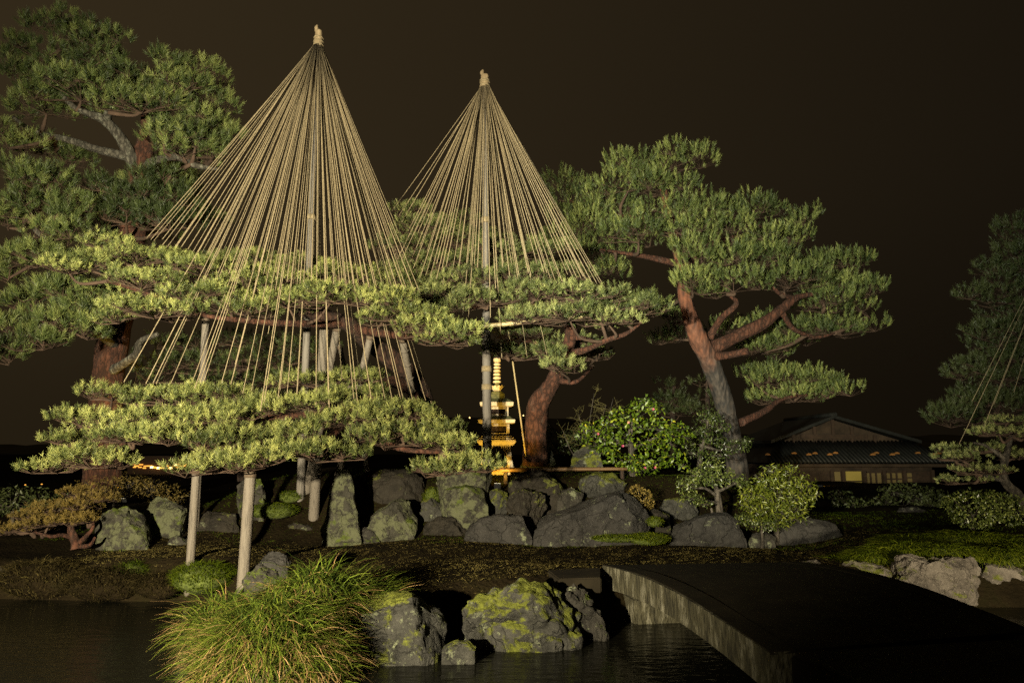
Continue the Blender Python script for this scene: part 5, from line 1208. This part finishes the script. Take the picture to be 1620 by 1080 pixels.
# ------------------------------------------------------------------ the lit town far behind on the left
def town():
    Y = 36.0
    c = P(245, 742, Y)
    root = thing('town_building', 'distant low building with a row of orange lights beyond the pine tip', 'building', (c.x, Y, gz(c.x, Y)))
    link('wall', box_mesh('wall', (c.x, Y + 2.0, 0.9), (3.4, 3.0, 1.4)), MAT['town_wall'], root)
    rng = random.Random(2)
    for k in range(26):
        x = 203 + 84 * k / 25 + rng.uniform(-1.5, 1.5); y = 737 + rng.choice((-2.2, 0, 2.0, 3.2)); p = P(x, y, Y)
        big = k in (9, 12, 18, 20)
        r = (0.06, 0.05) if big else (rng.uniform(.04, .09), rng.uniform(.02, .035))
        link('lit_window', box_mesh('lit_window', (p.x, Y + 0.46, p.z), (2 * r[0], 0.12, 2 * r[1])), MAT['town_light_bright' if big else 'town_light'], root)
    for (x, y, nm) in ((743, 660.5, 'left'), (828, 657, 'right')):
        p = P(x, y, 200); bm = bmesh.new(); bmesh.ops.create_icosphere(bm, subdivisions=1, radius=0.18)
        pz = gz(p.x, 200)
        r2 = thing('street_lamp', 'tiny far street lamp on the hill ' + nm + ' of the pagoda', 'street lamp', (p.x, 200, pz), 'far lamps on the hill')
        me = bm_mesh('bulb', bm); me.transform(Matrix.Translation(p)); link('bulb', me, MAT['town_light_bright'], r2)
        tube('mast', [Vector((p.x, 200, pz - 0.3)), p], [0.08, 0.05], MAT['metal_dark'], r2, n=6, sub=1)
    for (x, y, Yl) in ((40, 767, 75), (66, 766, 75)):
        p = P(x, y, 22); r2 = thing('street_lamp', 'faint orange lamp low in the dark beyond the ' + ('dark bush' if x < 50 else 'rusty pine'), 'street lamp', (p.x, 22, gz(p.x, 22)), 'far lamps on the left')
        bm = bmesh.new(); bmesh.ops.create_icosphere(bm, subdivisions=1, radius=0.03); me = bm_mesh('bulb', bm); me.transform(Matrix.Translation(p)); link('bulb', me, MAT['town_light'], r2)
        tube('mast', [Vector((p.x, 22, -0.3)), p], [0.04, 0.03], MAT['metal_dark'], r2, n=6, sub=1)
town()
# loose snow ropes of another tent at the right edge
def side_ropes():
    T = P(1690, 330, 13.0)
    base = Vector((T.x, T.y, gz(T.x, T.y)))
    root = thing('snow_rope_tent', 'few thin snow ropes slanting over the cloud pruned pine', 'rope tent', base)
    tube('pole', [base - Vector((0, 0, .1)), T], [0.07, 0.05], MAT['pole_wood'], root, n=10, sub=1)
    for (x, y, Y) in ((1556, 676, 11.9), (1538, 634, 12.2), (1604, 620, 12.2), (1516, 705, 11.8), (1572, 640, 12.4)):
        E = P(x, y, Y); tube('rope', [T, T.lerp(E, .5) - Vector((0, 0, .03)), E], [0.0035] * 3, MAT['rope'], root, n=5, sub=1)
side_ropes()

# ------------------------------------------------------------------ garden floodlights
def floodlight(label, pos, target, power, color, size_deg, blend, ground=True, radius=0.10, scale=1.0):
    pos, target = Vector(pos), Vector(target)
    d = (target - pos).normalized()
    base = Vector((pos.x, pos.y, gz(pos.x, pos.y)))
    root = thing('floodlight', label, 'floodlight', base, 'garden floodlights')
    q = d.to_track_quat('-Z', 'Y').to_matrix()
    bm = bmesh.new(); add_box(bm, pos - d * 0.10 * scale, (0.30 * scale, 0.22 * scale, 0.14 * scale), q, 0.02 * scale)
    h = link('housing', bm_mesh('housing', bm), MAT['metal_dark'], root)
    bm = bmesh.new(); add_box(bm, pos - d * 0.022 * scale, (0.26 * scale, 0.18 * scale, 0.012), q)
    link('glass', bm_mesh('glass', bm), MAT['lamp_glass'], h)
    tube('stake', [base - Vector((0, 0, .1)), pos - d * 0.1 * scale], [0.02, 0.02], MAT['metal_dark'], root, n=8, sub=1)
    ld = bpy.data.lights.new('floodlight_beam', 'SPOT'); ld.energy = power; ld.color = color
    ld.spot_size = math.radians(size_deg); ld.spot_blend = blend; ld.shadow_soft_size = radius
    lo = bpy.data.objects.new('floodlight_beam', ld); C.objects.link(lo)
    lo.rotation_euler = d.to_track_quat('-Z', 'Y').to_euler()
    lo.parent = root; lo.location = pos + d * 0.03 - base
WARM = (1.0, 0.86, 0.58); COOL = (1.0, 0.99, 0.76); SODIUM = (1.0, 0.58, 0.07)
floodlight('wide floodlight on the near bank aimed at the spreading pine', (-4.2, -2.6, 2.3), P(490, 570, 10.5), 25000, WARM, 78, 0.9)
floodlight('narrow floodlight on the near bank aimed at the tall right pine', (-3.2, -2.2, 2.6), P(1190, 420, 15.5), 25000, COOL, 40, 0.9)
floodlight('floodlight on the near bank aimed up at the rope tents and the old left pine', (-4.6, -2.0, 2.6), P(420, 200, 13.0), 17000, (1.0, 0.93, 0.66), 56, 1.0)
floodlight('floodlight beyond the bridge aimed at the right shore', (5.2, 2.6, 0.8), P(1500, 850, 10), 3800, WARM, 50, 0.9)
lp = P(787, 766, 12.35)
floodlight('small sodium floodlight between the rocks in front of the pagoda', tuple(lp), P(787, 665, 13.6), 120, SODIUM, 110, 0.8, radius=0.04, scale=0.4)
floodlight('tiny added sodium spotlight behind the pole of the shorter rope tent', tuple(P(770.5, 604, 12.47)), P(788, 592, 13.6), 120, SODIUM, 62, 0.8, radius=0.03, scale=0.22)  # added lamp, so light reaches the pagoda rings past its roofs
floodlight('small sodium floodlight behind the brown bush at the foot of the old left pine', (P(205, 772, 13.45).x, 13.2, 1.0), P(186, 560, 13.7), 420, SODIUM, 44, 0.8, radius=0.04, scale=0.5)
floodlight('small sodium floodlight on the ground in front of the tiled house', (P(1290, 800, 24).x, 23.5, 0.7), P(1335, 715, 27), 160, SODIUM, 110, 0.9, radius=0.05, scale=0.6)
